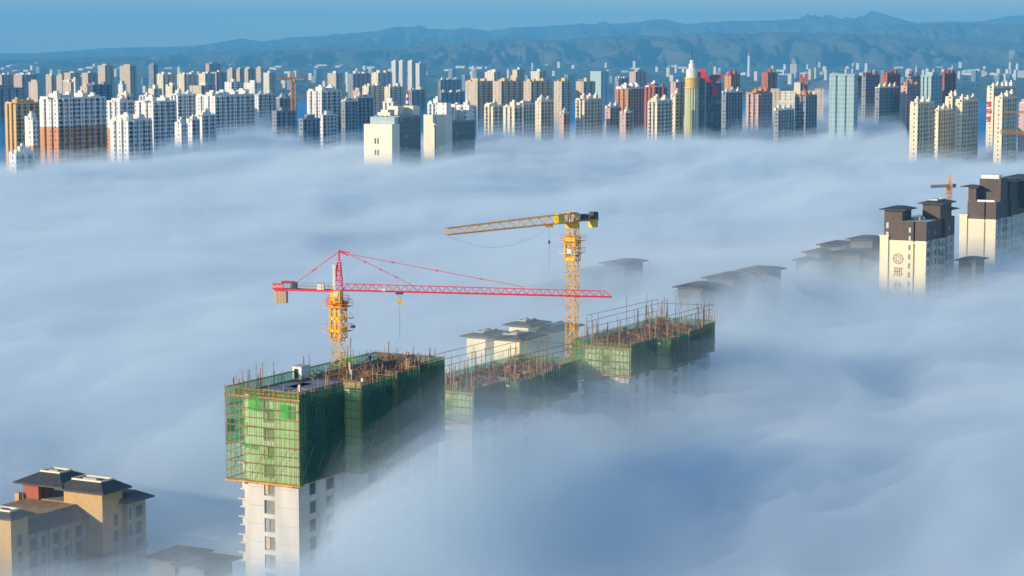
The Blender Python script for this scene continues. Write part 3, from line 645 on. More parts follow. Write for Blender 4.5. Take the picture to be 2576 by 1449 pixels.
def dome_hall(x0, x1, y0, y1, D, label):
    D = foot(y1 + 4); a, b = at(x0, y1, D), at(x1, y1, D); g = gz(D) - 2; Hh = at(x0, y0, D).z - g; hw = (b.x - a.x) / 2
    o = thing('dome_hall', label, 'hall', ((a.x + b.x) / 2, D, g))
    m = MB(); n = 14; base = max(4, a.z - g)
    m.v = []
    for k in range(n + 1):
        t = math.pi * k / n; x, z = -hw * math.cos(t), base + (Hh - base) * math.sin(t)
        m.v += [(x, -45, z), (x, 45, z)]
    for k in range(n): m.f.append((2 * k, 2 * k + 2, 2 * k + 3, 2 * k + 1)); m.m.append(0)
    m.f += [tuple(range(0, 2 * n + 2, 2))[::-1], tuple(range(1, 2 * n + 2, 2))]; m.m += [0, 0]
    m.build('roof', 'white_metal', o, False)
    MB().box(-hw, hw, -45, 45, 0, base).build('wall', 'paint_cream', o)
dome_hall(2420, 2478, 174, 183, 5500, 'white dome roofed hall on the far plain at right')
dome_hall(2548, 2640, 176, 190, 5100, 'pale vaulted hall cut by the right edge above the fog')
# low buildings scattered over the plain: a few prototypes, copied
def low_proto(name, cat, w, l, h, wall, roof, label, grp, gable=False):
    o = thing(name, label, cat, (0, 0, 0), A28, grp)
    MB().box(-w / 2, w / 2, -l / 2, l / 2, 0, h).build('wall', wall, o)
    m = MB()
    if gable: m.prism([(-l / 2 - .5, h), (l / 2 + .5, h), (0, h + l * .12)], -w / 2, w / 2); m.v = [(z, x, y) for x, y, z in m.v]
    else: m.box(-w / 2 - .3, w / 2 + .3, -l / 2 - .3, l / 2 + .3, h, h + 1.2)
    m.build('roof', roof, o); return o
def dup(o, loc, rz, sc):
    r = o.copy(); COL.objects.link(r); r.location = loc; r.rotation_euler = (0, 0, rz); r.scale = sc
    for ch in list(o.children):
        c = ch.copy(); COL.objects.link(c); c.parent = r
    return r
protos = {
 'shed': low_proto('warehouse', 'warehouse', 60, 26, 8, 'paint_cream', 'white_metal', 'low pale warehouse on the hazy far plain below the hills', 'pale warehouses on the far plain', True),
 'block': low_proto('low_block', 'apartment block', 14, 34, 30, 'cream', 'roof_pale', 'small far cream block scattered low behind the tower rows', 'small cream blocks behind the towers'),
 'white': low_proto('low_block', 'apartment block', 16, 26, 34, 'white', 'roof_pale', 'small far white block on the plain among the warehouses', 'small white blocks on the plain'),
 'dark': low_proto('low_block', 'apartment block', 16, 44, 34, 'grey', 'roof_pale', 'small far grey block with pale roof low behind the tower rows', 'small grey blocks behind the towers'),
}
used = {k: False for k in protos}
def place(kind, x, y, rz, sc):
    # y is the foot line on the plain
    D = foot(y); p = at(x, y, D); q = protos[kind]
    if not used[kind]: used[kind] = True; q.location = (p.x, p.y, gz(D) - .5); q.rotation_euler = (0, 0, rz); q.scale = sc
    else: dup(q, (p.x, p.y, gz(D) - .5), rz, sc)
rg = random.Random(11)
SHEDS = [(290, 159, 1), (315, 164, .8), (228, 172, 1), (205, 176, .7), (345, 156, .8), (440, 160, 1), (475, 155, .6), (438, 165, 1.2), (600, 157, .8), (580, 166, .7), (745, 163, .8), (775, 163, .8), (812, 163, 1.3), (850, 169, .5), (865, 165, .8), (930, 172, 1.4), (960, 167, 1.3), (1200, 173, 1.6), (1160, 171, 1), (1225, 172, 1), (1130, 178, .8), (1430, 153, 1.1), (1395, 155, .8), (1520, 143, 1), (1380, 160, .9), (1700, 168, 1.6), (1720, 172, 1), (2105, 187, 1.6), (2050, 187, 1.6), (1975, 188, 1.5), (1960, 181, .8), (2200, 168, 1), (2290, 178, 1.2), (2260, 173, .8), (2440, 188, 1.6), (2470, 191, 1.2), (2500, 188, 1), (1860, 168, 1.2), (1600, 174, 1), (60, 160, .8), (120, 166, 1), (30, 168, 1.2), (150, 157, .7), (700, 170, .8), (1080, 168, .8), (1310, 166, .8)]
for x, y, s in SHEDS: place('shed', x, y, R(rg.choice((-28, -28, -10, 62))), (s * rg.uniform(.8, 1.2), s, rg.uniform(.8, 1.4)))
for i in range(46):
    place('shed', rg.uniform(-20, 2600), rg.uniform(154, 196), R(rg.choice((-28, -20, 5, 62))), (rg.uniform(.3, .8), rg.uniform(.5, 1), rg.uniform(.7, 1.3)))
for i in range(66): place('block', rg.uniform(0, 2576), 190 + 44 * rg.random() ** 1.3, R(-28), (rg.uniform(.7, 1.3), rg.uniform(.6, 1.5), rg.uniform(.7, 1.7)))
for i in range(54): place('white', rg.choice((rg.uniform(0, 2576), rg.uniform(1850, 2576))), 164 + 40 * rg.random(), R(-28), (rg.uniform(.5, 1.2), rg.uniform(.5, 1.2), rg.uniform(.5, 1.3)))
for i in range(66): place('dark', rg.uniform(0, 2576), 196 + 42 * rg.random(), R(-28), (rg.uniform(.7, 1.3), rg.uniform(.7, 1.6), rg.uniform(.7, 1.7)))
# far woods on the plain
def woods():
    mb = MB(); r = random.Random(5)
    for i in range(4200):
        D = 4200 + 9800 * r.random() ** 1.2; X = r.uniform(-.27, .27) * D; z = gz(D)
        if N2(X, D, 700, 4) < -.05: continue
        s = r.uniform(5, 15); h = r.uniform(5, 11); n = 6
        vs = []
        for (zz, rr) in ((0, .7), (.45, 1.), (1., .35)):
            for k in range(n):
                a = 2 * math.pi * k / n + r.uniform(-.3, .3); q = s * rr * r.uniform(.7, 1.25); vs.append((X + q * 1.6 * math.cos(a), D + q * math.sin(a), z - 1 + h * zz * r.uniform(.8, 1.2)))
        fs = [(j * n + k, j * n + (k + 1) % n, (j + 1) * n + (k + 1) % n, (j + 1) * n + k) for j in (0, 1) for k in range(n)] + [tuple(range(2 * n, 3 * n))]
        mb.add(vs, fs)
    M['leaf'] = plain('far_foliage', (.035, .06, .03), (.07, .08, .04), .01)
    tag(mb.build('woods', 'leaf'), 'dark scattered woods spread over the far plain', 'woods', None, 'stuff')
woods()
def smoke(x0, y0, x1, y1, D, r0, r1, dens, label):
    a, b = at(x0, y0, D), at(x1, y1, D); r = random.Random(int(x0)); mb = MB(); ns, n = 16, 12
    for k in range(ns + 1):
        t = k / ns; c = a.lerp(b, t) + Vector((r.uniform(-.3, .3) * r1 * t, 0, 0)); rr = r0 + (r1 - r0) * t
        for i in range(n):
            g = 2 * math.pi * i / n; q = rr * (1 + .45 * noise.noise(Vector((math.cos(g) * 1.3, math.sin(g) * 1.3, t * 7 + x0)))) * (1 if 0 < k < ns else .3)
            mb.v.append((c.x + q * math.cos(g), c.y + q * math.sin(g), c.z))
    for k in range(ns):
        for i in range(n): mb.f.append((k * n + i, k * n + (i + 1) % n, (k + 1) * n + (i + 1) % n, (k + 1) * n + i)); mb.m.append(0)
    mb.f += [tuple(range(n))[::-1], tuple(range(ns * n, ns * n + n))]; mb.m += [0, 0]
    tag(mb.build('smoke', volume('smoke_air', (.98, .98, .98), dens), None, True), label, 'smoke', None, 'stuff')
smoke(2541, 151, 2549, 126, foot(184), 9, 20, .03, 'bright white smoke plume rising from the factory chimney at right')
smoke(2350, 171, 2362, 146, foot(192), 10, 28, .008, 'faint grey smoke plume over the short chimney')
# ------------------------------------------------------------------ the three towers being built
def window(parent, x0, x1, y, z0, z1, glass='glaze_grey', d=.14):
    """a window in a wall that faces -y"""
    t = .12
    f = MB().box(x0, x0 + t, y - .05, y + d, z0, z1).box(x1 - t, x1, y - .05, y + d, z0, z1).box(x0 + t, x1 - t, y - .05, y + d, z0, z0 + t).box(x0 + t, x1 - t, y - .05, y + d, z1 - t, z1)
    fr = f.build('window', 'concrete_grey', parent)
    MB().box(x0 + t, x1 - t, y + .0, y + d - .03, z0 + t, z1 - t).build('pane', glass, fr); return fr
def window_x(parent, x, y0, y1, z0, z1, glass='glaze', d=.14):
    """a window in a wall that faces +x"""
    t = .12
    f = MB().box(x - d, x + .05, y0, y0 + t, z0, z1).box(x - d, x + .05, y1 - t, y1, z0, z1).box(x - d, x + .05, y0 + t, y1 - t, z0, z0 + t).box(x - d, x + .05, y0 + t, y1 - t, z1 - t, z1)
    fr = f.build('window', 'concrete_grey', parent)
    MB().box(x - d + .03, x, y0 + t, y1 - t, z0 + t, z1 - t).build('pane', glass, fr); return fr
def ruffle(p, q, z0, z1, amp, seed, nu=28, nv=14, sag=.0):
    """a hanging net between two plan points, a little creased"""
    mb = MB(); p, q = Vector(p), Vector(q); d = (q - p); n = Vector((d.y, -d.x)).normalized()
    for j in range(nv + 1):
        for i in range(nu + 1):
            u, v = i / nu, j / nv; c = p + d * u
            k = amp * (noise.noise(Vector((u * d.length * .45, v * (z1 - z0) * .5, seed))) + .5 * noise.noise(Vector((u * d.length * 1.4, v * (z1 - z0) * 1.1, seed + 5))))
            z = z0 + (z1 - z0) * v + (amp * .5 * noise.noise(Vector((u * d.length * .6, 3, seed))) if j in (0, nv) else 0)
            mb.v.append((c.x + n.x * k, c.y + n.y * k, z))
    W = nu + 1
    for j in range(nv):
        for i in range(nu): mb.f.append((j * W + i, j * W + i + 1, (j + 1) * W + i + 1, (j + 1) * W + i)); mb.m.append(0)
    return mb
def building_site(xm, yt, D, label, netlow, polemin, polemax, npole, deckmat, tidy, seed):
    N = at(xm, yt, D); H = N.z; rng = random.Random(seed)
    o = thing('unfinished_tower', label, 'building under construction', (N.x, N.y, 0), A28, 'towers under construction')
    FLH = 2.9; W, L = 13.5, 43.; dk = H - 1.3
    # plan of the right side: 0 to L with bays standing out (x, y0, y1)
    BAYS = [(3.2, 12.6, 20.5), (2.0, 25.5, 31.), (.01, 36., 43.)]
    poly = [(-9.5, 0), (0, 0)]
    for x, a, b in BAYS:
        poly += [(0 if x != 2.0 else -.6, a), (x, a), (x, b)]
        poly += [(-.6 if x == 3.2 else 0, b)] if b < L else []
    poly += [(-12.7, L), (-12.7, 5.), (-11.4, 5.), (-11.4, 1.4), (-9.8, 1.4), (-9.8, 2.4), (-9.5, 2.4)]
    MB().prism(poly, 0, dk, 0, 1).build('concrete_wall', ['concrete', deckmat], o)
    zt = H - 2.5
    fc = MB().box(-9.45, -6.5, -.32, -.003, 0, dk - .02).box(-4.5, -.04, -.32, -.003, 0, dk - .02)
    for k in range(10):          # window column of the end wall
        z1 = zt - .6 - FLH * k
        if z1 < 66: break
        window(o, -6.5, -4.5, -.02, z1 - 2.15, z1)
        fc.box(-6.497, -4.503, -.32, -.055, z1 - FLH, z1 - 2.18)
        if rng.random() < .7: MB().box(-6.38, -6.38 + rng.uniform(.25, .8), -.13, -.075, z1 - 2.0, z1 - .2).build('shutter', rng.choice(('timber_pale', 'concrete_grey')), o)
    fc.build('concrete_facing', 'concrete', o)
    for k in range(9):           # ledges for the air conditioners on the left flank
        z1 = zt - 1.2 - FLH * k
        if z1 < 66: break
        MB().box(-12.9, -11.4, 1.6, 3.2, z1 - .16, z1).build('ledge', 'concrete', o)
        MB().box(-12.6, -11.4, 1.7, 3.1, z1 - 1.5, z1 - 1.34).build('ledge', 'concrete', o)
        MB().box(-12.2, -11.41, 1.9, 2.9, z1 - 1.34, z1 - .16).build('bracket', 'concrete', o)
    for k in range(9):           # windows on the long side
        z1 = zt - .8 - FLH * k
        if z1 < 72: break
        for x, y0, y1 in ((0, 2.6, 4.4), (0, 7.4, 9.8), (3.2, 14.8, 17.8), (-.6, 21.6, 24.2), (2.0, 27., 30.), (0, 33.2, 36.), (.01, 37.5, 41.)):
            window_x(o, x + .02, y0, y1, z1 - 2.0, z1)
    # nets
    zl = netlow
    q = [((-13.1, -1.2), (.8, -1.2))]
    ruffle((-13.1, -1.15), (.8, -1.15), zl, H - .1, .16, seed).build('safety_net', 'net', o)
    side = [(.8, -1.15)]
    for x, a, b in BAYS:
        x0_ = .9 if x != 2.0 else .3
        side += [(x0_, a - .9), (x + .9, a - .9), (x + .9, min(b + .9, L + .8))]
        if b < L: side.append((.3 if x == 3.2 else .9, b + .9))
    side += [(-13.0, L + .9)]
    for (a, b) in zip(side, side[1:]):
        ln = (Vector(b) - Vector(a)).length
        nm = 'net' if abs(a[1] - b[1]) < .1 and b[0] > a[0] else 'net_shade_dark'  # sides turned from the sun get the copy with shade in its colour
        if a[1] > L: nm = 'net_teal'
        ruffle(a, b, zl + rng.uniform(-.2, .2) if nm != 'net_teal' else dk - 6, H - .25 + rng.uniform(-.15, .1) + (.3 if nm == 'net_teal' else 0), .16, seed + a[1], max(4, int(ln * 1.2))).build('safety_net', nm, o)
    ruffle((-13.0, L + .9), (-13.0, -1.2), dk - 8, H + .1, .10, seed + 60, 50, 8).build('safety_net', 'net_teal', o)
    for px_, z_, w_, h_ in [(-9.2, H - 9.4, 1.3, .7), (-2.6, H - 4.2, 1.6, 2.2), (-8.6, H - 3.4, 2.2, 2.4), (-12.6, H - 7., 1.5, 2.)] if tidy else [(-12 + 9 * rng.random(), H - rng.uniform(2.4, 4.5), rng.uniform(1, 3), rng.uniform(.7, 1.8))]:
        ruffle((px_, -1.34), (px_ + w_, -1.34), max(zl + .2, z_), max(zl + .9, z_ + h_), .08, px_, 6, 5).build('net_patch', 'net_shade_dark' if w_ == 1.5 else 'net_bright', o)
    MB().box(-13.2, 1.0, -1.32, -1.26, H - 1.35, H - 1.1).build('toe_board', 'timber', o)
    # scaffold: standards and ledgers behind the nets, one lattice
    sc = MB(); per = side + [(-13.0, -1.2), (.8, -1.15)]
    for (a, b) in zip(per, per[1:]):
        a, b = Vector(a), Vector(b); ln = (b - a).length; d = (b - a) / ln; n = Vector((-d.y, d.x)) * (.15 if a.y < 0 and b.y < 0 else -.16)
        front = abs(a.y - b.y) < .1
        k = max(1, int(round(ln / .95)))
        for i in range(k + 1):
            c = a + (b - a) * i / k - n
            sc.bar((c.x, c.y, zl - .4), (c.x, c.y, H + .35 + (rng.random() < .3) * rng.uniform(.3, 1.4)), .045)
        z = zl
        while z < H + .3:
            o1 = -n * 1.35
            sc.bar((a.x + o1.x, a.y + o1.y, z), (b.x + o1.x, b.y + o1.y, z + rng.uniform(-.05, .05)), .05 if int((z - zl) / 1.45) % 2 else .085); z += 1.45
        if ln > 6:
            for i in range(int(ln / 4)): c, e = a + d * i * 4, a + d * min(ln, i * 4 + 4.); sc.bar((c.x, c.y, zl), (e.x, e.y, zl + 5.8), .045)
    sc.build('scaffold', 'pole', o)
    for y, x0, x1 in ((-1.15, -13.1, 1.0),):
        m = MB(); x = x0
        while x < x1 - .2:
            e = min(x1, x + rng.uniform(1.4, 2.6)); m.box(x, e - .05, y - .35, y + 1.1, zl - .28 + rng.uniform(-.07, .07), zl - .1 + rng.uniform(-.02, .05)); x = e
        m.build('plank_platform', 'plank', o)
    # poles and bars that stick up over the net
    for i in range(npole):
        t = rng.random(); e = rng.choice((0, 0, 1, 2, 2, 2, 3))
        x, y = ((-12.95, t * L), (1.0 - t * 14, L + .7), (.3 + rng.uniform(0, .5), t * L), (-13 + 13.5 * t, -1.0))[e]
        hh = rng.uniform(polemin, polemax) * (1.25 if rng.random() < .15 else .8)
        MB().bar((x, y, dk - .5), (x + rng.uniform(-.12, .12), y + rng.uniform(-.12, .12), dk + 1.3 + hh), .075 if rng.random() < .6 else .055).build('pole', 'rust' if rng.random() < (.45 if tidy else .6) else 'pole', o)
    if not tidy:                 # raised rails tying the poles
        for z, e in ((1.6, 0), (3.0, 0), (4.4, 0), (2.6, 2), (3.8, 2), (3.2, 1)):
            a, b = (((-13.0, 6), (-13.0, L)), ((-13, L + .7), (1, L + .7)), ((.6, 16), (.6, L)))[e if e < 3 else 0]
            MB().bar((*a, H + z), (*b, H + z + rng.uniform(-.3, .3)), .05).build('rail', 'rust', o)
    # deck: slabs, columns, upstands
    if tidy:
        MB().box(-13.0, -.3, 1.2, 1.7, dk + .003, dk + .6).build('upstand', 'timber', o)
        for a in ((-10.4, -6.2, 5, 13.5, 'slab_blue'), (-8.2, -3.0, 8.5, 17.5, 'slab_blue'), (-5.6, -2.2, 3.2, 8., 'concrete_grey'), (-6.8, -2.5, 33, 39, 'slab_blue')):
            MB().box(a[0], a[1], a[2], a[3], dk + .003, dk + .28).build('floor_slab', a[4], o)
        for x, y, h in ((-3.2, 4.5, 2.1), (-9, 28.5, 2.3), (-4.6, 22, 2.2), (-1.4, 34.6, 2.9), (-2.5, 40.5, 2.6), (-6, 42.5, 2.6), (1.6, 15.5, 2.)):
            MB().box(x, x + .4, y, y + .4, dk + .003, dk + h * .72).build('column', 'timber_pale' if h > 2.2 else 'concrete', o)
        for x0, x1, y0, y1, h in ((-4.4, -4.15, 29, 36, 1.6), (-11.5, -4.5, 41.8, 42.1, 1.5), (-.3, -.05, 33.5, 36.8, 1.5)):
            MB().box(x0, x1, y0, y1, dk + .004, dk + h).build('formwork_wall', 'deck', o)
    else:
        for i in range(16):
            x, y = rng.uniform(-12.5, -1.), rng.uniform(1, 41); w_, l_ = rng.uniform(.3, 2.6), rng.uniform(.3, 2.6)
            MB().box(x, min(-.2, x + w_), y, min(42, y + l_), dk + .003, dk + rng.uniform(.4, 1.3)).build('formwork_box', rng.choice(('timber', 'deck', 'rust')), o)
    reb = MB()                   # starter bars: a thicket nobody could count
    for i in range(330 if not tidy else 200):
        x, y = (rng.uniform(-12.8, -.3), rng.uniform(.5, 42)) if not tidy else (rng.uniform(-9, 2.4), rng.uniform(20, 42))
        if x > -.2 and not (12.8 < y < 20.3): x = -.3
        h = rng.uniform(.6, 2.4 if not tidy else 2.0); reb.bar((x, y, dk), (x + rng.uniform(-.15, .15), y, dk + h), .035)
        if i % 3 == 0: reb.bar((x, y, dk + h * .6), (min(-.1, x + rng.uniform(-2, 2)), y + rng.uniform(-2, 2), dk + h * .6 + rng.uniform(-.3, .5)), .05)
    r_ = reb.build('starter_bars', 'rust', o); r_['kind'] = 'stuff'
    tb = MB()
    for i in range(90):
        x, y, a = rng.uniform(-12, -1.5), rng.uniform(2 if not tidy else 16, 41), rng.uniform(0, 3.14)
        l_ = rng.uniform(.7, 2.2); tb.bar((x, y, dk + .15 + rng.random() * .9), (max(-12.8, min(-.4, x + l_ * math.cos(a))), min(42, y + l_ * math.sin(a)), dk + .15 + rng.random() * .9), .07)
    r_ = tb.build('loose_timber', 'timber', o); r_['kind'] = 'stuff'
    return o, dk
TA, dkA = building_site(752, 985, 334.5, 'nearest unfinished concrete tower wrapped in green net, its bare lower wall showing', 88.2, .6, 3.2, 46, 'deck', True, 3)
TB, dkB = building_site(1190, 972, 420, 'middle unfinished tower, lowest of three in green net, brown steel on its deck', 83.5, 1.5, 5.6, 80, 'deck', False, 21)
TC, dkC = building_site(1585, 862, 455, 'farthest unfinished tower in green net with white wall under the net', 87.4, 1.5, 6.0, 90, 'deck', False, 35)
def on_deck(T, x, y, z): return T.matrix_basis @ Vector((x, y, z))
bpy.context.view_layer.update()
def deck_thing(T, name, label, cat, x, y, z, rz=0.):
    p = on_deck(T, x, y, 0); return thing(name, label, cat, (p.x, p.y, z), A28 + rz)
t = deck_thing(TA, 'timber_stack', 'pale timber planks stacked near the middle bay of the nearest netted tower', 'timber stack', .6, 14.6, dkA + .005, .3)
for k in range(6): MB().box(-1.5, 1.5, -.5 + .02 * k, .5 - .03 * k, k * .16, k * .16 + .14).build('plank_layer', 'timber_pale', t)
t = deck_thing(TA, 'timber_stack', 'second smaller timber pile on the same deck behind the red crane', 'timber stack', -3.4, 26.5, dkA + .005, -.5)
for k in range(5): MB().box(-1.2, 1.2, -.45, .45, k * .16, k * .16 + .14).build('plank_layer', 'timber', t)
t = deck_thing(TA, 'site_cabin', 'small white and green cabin at the left edge of the nearest netted deck', 'cabin', -12.2, 19., dkA + .005)
MB().box(-.9, .9, -1.2, 1.2, 0, 2.).build('wall', 'white_metal', t); MB().box(-1., 1., -1.3, 1.3, 2., 2.15).build('roof', 'roof_pale', t); MB().box(-.5, .3, -1.24, -1.2, .1, 1.7).build('door', 'net_shade_dark', t)
t = deck_thing(TA, 'hoist_gate', 'green covered loading gate beside the red crane mast on the netted deck', 'gate', -12.6, 33.5, dkA + .005)
MB().box(-.8, 1.4, -.06, .06, .4, 1.9).build('gate_panel', 'net', t)
for x in (-.8, 1.4): MB().bar((x, 0, 0), (x, 0, 2.2), .07).build('post', 'pole', t)
def person(T, x, y, z, rz, label, shirt):
    p = on_deck(T, x, y, 0); o = thing('person', label, 'person', (p.x, p.y, z), rz)
    V = [(0, 0, .95), (0, .02, 1.2), (0, .03, 1.42), (0, .0, 1.53), (0, -.03, 1.66)]; E = [(0, 1), (1, 2), (2, 3), (3, 4)]; RR = [.15, .15, .14, .065, .11]
    def chain(a, pts, rs):
        last = a
        for q, r in zip(pts, rs): V.append(q); RR.append(r); E.append((last, len(V) - 1)); last = len(V) - 1
        return last
    for s in (-1, 1):
        chain(0, [(s * .1, 0, .86), (s * .12, -.06 * s, .48), (s * .13, .08 * s, .09), (s * .13, .08 * s - .14, .04)], [.1, .068, .045, .035])
        h = chain(2, [(s * .2, .02, 1.39), (s * .27, -.06, 1.12), (s * .24, -.24, .98), (s * .235, -.31, .96)], [.06, .048, .035, .03])
        for f in range(5):
            u = (f - 2) * .014; chain(h, [(s * (.235 + u), -.37 + abs(u) * .8, .955 - .006 * f), (s * (.235 + u), -.41 + abs(u), .935)], [.009, .008])
    me = bpy.data.meshes.new('body'); me.from_pydata(V, E, []); b = bpy.data.objects.new('body', me); COL.objects.link(b); b.parent = o
    md = b.modifiers.new('skin', 'SKIN'); me.materials.append(M[shirt])
    for v, r in zip(me.skin_vertices[0].data if me.skin_vertices else [], RR): v.radius = (r, r)
    if not me.skin_vertices:
        pass
    b.modifiers.new('sub', 'SUBSURF').levels = 1
    MB().lathe([(.125, 1.70), (.15, 1.705), (.12, 1.74), (.09, 1.80), (.03, 1.83)], 12, 0, 0, -.03).build('hard_hat', 'helmet', o, True)
    MB().lathe([(.05, 1.56), (.095, 1.6), (.1, 1.67), (.095, 1.72)], 10, 0, 0, -.035).build('face', 'skin', o, True)
    return o
person(TA, -10.9, 38.5, dkA + .01, .6, 'worker in blue overalls and yellow hard hat walking on the netted deck', 'cloth_blue')
# ------------------------------------------------------------------ tower cranes
def lattice(mb, p0, p1, u, v, n, rc, rb, w0=1., w1=1.):
    """square lattice between two points; u, v are half-width vectors"""
    p0, p1, u, v = Vector(p0), Vector(p1), Vector(u), Vector(v)
    C4 = lambda t: [p0.lerp(p1, t) + (u * a + v * b) * (w0 + (w1 - w0) * t) for a, b in ((-1, -1), (1, -1), (1, 1), (-1, 1))]
    A = C4(0); B = C4(1)
    for a, b in zip(A, B): mb.bar(a, b, rc)
    for k in range(n):
        a, b = C4(k / n), C4((k + 1) / n)
        for i in range(4):
            j = (i + 1) % 4; mb.bar(a[i], a[j], rb)
            if k % 2: mb.bar(a[i], b[j], rb)
            else: mb.bar(a[j], b[i], rb)
    for i in range(4): mb.bar(B[i], B[(i + 1) % 4], rb)
    return mb
def tri_jib(mb, p0, p1, hw, h, n, rc, rb, h1=None):
    """triangular jib: two lower chords, one upper"""
    p0, p1 = Vector(p0), Vector(p1); d = (p1 - p0).normalized(); s = Vector((-d.y, d.x, 0)).normalized() * hw; h1 = h if h1 is None else h1
    lo = lambda t, k: p0.lerp(p1, t) + s * k
    up = lambda t: p0.lerp(p1, t) + Vector((0, 0, h + (h1 - h) * t))
    for k in (-1, 1): mb.bar(lo(0, k), lo(1, k), rc)
    mb.bar(up(.3 / n), up(1 - .8 / n), rc * .9)
    for i in range(n):
        t0, tm, t1 = i / n, (i + .5) / n, (i + 1) / n
        if tm > 1 - .8 / n: tm = 1 - .8 / n
        for k in (-1, 1): mb.bar(lo(t0, k), up(tm), rb); mb.bar(up(tm), lo(t1, k), rb)
        mb.bar(lo(t0, -1), lo(t0, 1), rb)
    mb.bar(lo(1, -1), lo(1, 1), rc)
    return mb
def platform(parent, cx, cy, z, hw, mat='crane_yellow'):
    m = MB().box(cx - hw, cx + hw, cy - hw, cy + hw, z - .08, z)
    pl = m.build('platform', mat, parent)
    g = MB()
    pts = [(cx - hw, cy - hw), (cx + hw, cy - hw), (cx + hw, cy + hw), (cx - hw, cy + hw)]
    for a, b in zip(pts, pts[1:] + pts[:1]):
        for zz in (.55, 1.1): g.bar((*a, z + zz), (*b, z + zz), .03)
        for f in (0, .5): g.bar((a[0] + (b[0] - a[0]) * f, a[1] + (b[1] - a[1]) * f, z), (a[0] + (b[0] - a[0]) * f, a[1] + (b[1] - a[1]) * f, z + 1.1), .03)
    g.build('railing', mat, pl); return pl
def text(body, parent, size, loc, rot, mat, ext=.01, name='lettering'):
    c = bpy.data.curves.new(name, 'FONT'); c.body = body; c.size = size; c.extrude = ext; c.align_x = 'CENTER'; c.align_y = 'CENTER'; c.materials.append(M[mat])
    q = bpy.data.objects.new(name, c); COL.objects.link(q); bpy.context.view_layer.update()
    me = bpy.data.meshes.new_from_object(q.evaluated_get(bpy.context.evaluated_depsgraph_get())); bpy.data.objects.remove(q)
    o = bpy.data.objects.new(name, me); COL.objects.link(o); o.location = loc; o.rotation_euler = rot
    if parent: o.parent = parent
    return o
def red_crane():
    D = 366.; b = at(850, 730, D); zs = b.z
    dirv = Vector((45.5, -8., 0)).normalized(); yaw = math.atan2(dirv.y, dirv.x)
    o = thing('tower_crane', 'red jib tower crane on a yellow mast standing through the nearest netted tower', 'tower crane', (b.x, b.y, 0), 0, 'tower cranes')
    k = D / F
    # mast, turned like the building
    rot = Matrix.Rotation(A28, 3, 'Z'); U, V = rot @ Vector((.82, 0, 0)), rot @ Vector((0, .82, 0))
    z1 = zs - 38 * k * 1.0
    lattice(MB(), (0, 0, 60), (0, 0, z1), U, V, 26, .10, .055).build('mast', 'crane_yellow', o)
    # climbing cage round the mast
    zc0, zc1 = at(850, 850, D).z, at(850, 757, D).z
    lattice(MB(), (0, 0, zc0), (0, 0, zc1), U * 1.28, V * 1.28, 4, .12, .075).build('climbing_cage', 'crane_yellow', o)
    m = MB()
    for q in (.15, .5, .82): m.box(-1.08, 1.08, -1.1, -1.02, zc0 + (zc1 - zc0) * q, zc0 + (zc1 - zc0) * q + .55)
    m.box(-1.08, -.8, -1.1, -1.02, zc0, zc1).box(.8, 1.08, -1.1, -1.02, zc0, zc1).box(-.15, .2, -1.1, -1.02, zc0 + .6, zc1)
    mm = m.build('cage_plates', 'crane_yellow', o); mm.rotation_euler = (0, 0, A28)
    for y in (832, 770):
        p = platform(o, 0, 0, at(850, y, D).z, 1.85); p.rotation_euler = (0, 0, A28)
    # side davit and dark drum on the right of the cage
    zz = at(850, 800, D).z
    MB().bar((.9, 0, zz), (2.9, -.3, zz + .05), .09).bar((2.7, -.3, zz), (2.0, -.2, zz + 1.), .03).build('davit', 'crane_yellow', o)
    MB().lathe([(.05, -.25), (.42, -.2), (.42, .2), (.05, .25)], 12).build('hose_drum', 'dark_steel', o).location = (2.5, -.3, at(850, 821, D).z)
    # slewing ring and cab
    MB().lathe([(1.15, z1), (1.15, z1 + .3), (.95, z1 + .32), (.95, z1 + .75)], 16).build('slewing_ring', 'crane_red', o)
    pl = platform(o, 0, 0, z1 + .35, 1.75, 'crane_red')
    cb = MB().box(-.95, .75, -1.25, .55, z1 + .75, zs - .25); cb.build('machine_house', 'crane_yellow', o).rotation_euler = (0, 0, A28 * .6)
    cabz = z1 + .95
    c = MB().frustum((-.2, 1.1, -2.0, -1.0), (-.3, 1.2, -2.15, -1.0), cabz - .3, cabz + 1.65).build('cab', 'crane_yellow', o); c.rotation_euler = (0, 0, A28 * .6)
    MB().box(.05, .85, -2.2, -2.12, cabz + .75, cabz + 1.5).build('cab_window', 'glaze_pale', c)
    MB().box(.2, .8, -2.14, -2.06, cabz - .1, cabz + .55).build('cab_window', 'glaze_grey', c)
    # tower head
    zt = at(855, 632, D).z
    hd = MB(); rr = Matrix.Rotation(yaw, 3, 'Z')
    lattice(hd, (0, 0, zs), (.25, 0, zt - 1.6), rr @ Vector((.75, 0, 0)), rr @ Vector((0, .75, 0)), 6, .085, .045, 1., .3)
    hd.bar((.25, 0, zt - 1.8), (.3, 0, zt + .25), .2); hd.build('tower_head', 'crane_red', o)
    MB().box(-.85, -.35, -.62, -.5, zs + .1, zt - 2.2).build('ladder_guard', 'paint_white', o)
    MB().box(-.9, .7, -.6, .6, zt - 1.75, zt - 1.65).build('head_platform', 'paint_white', o)
    MB().bar((.3, 0, zt), Vector((.3, 0, zt)) + dirv * 1.6 + Vector((0, 0, -.7)), .12).bar((.3, 0, zt + .05), Vector((.3, 0, zt)) + dirv * 1.8 + Vector((0, 0, -.25)), .1).build('head_arm', 'crane_red', o)
    # jib
    j = tri_jib(MB(), dirv * .9 + Vector((0, 0, zs)), dirv * 46.4 + Vector((0, 0, zs - .25)), .55, 1.12, 32, .085, .035, .95)
    j.build('jib', 'crane_red', o)
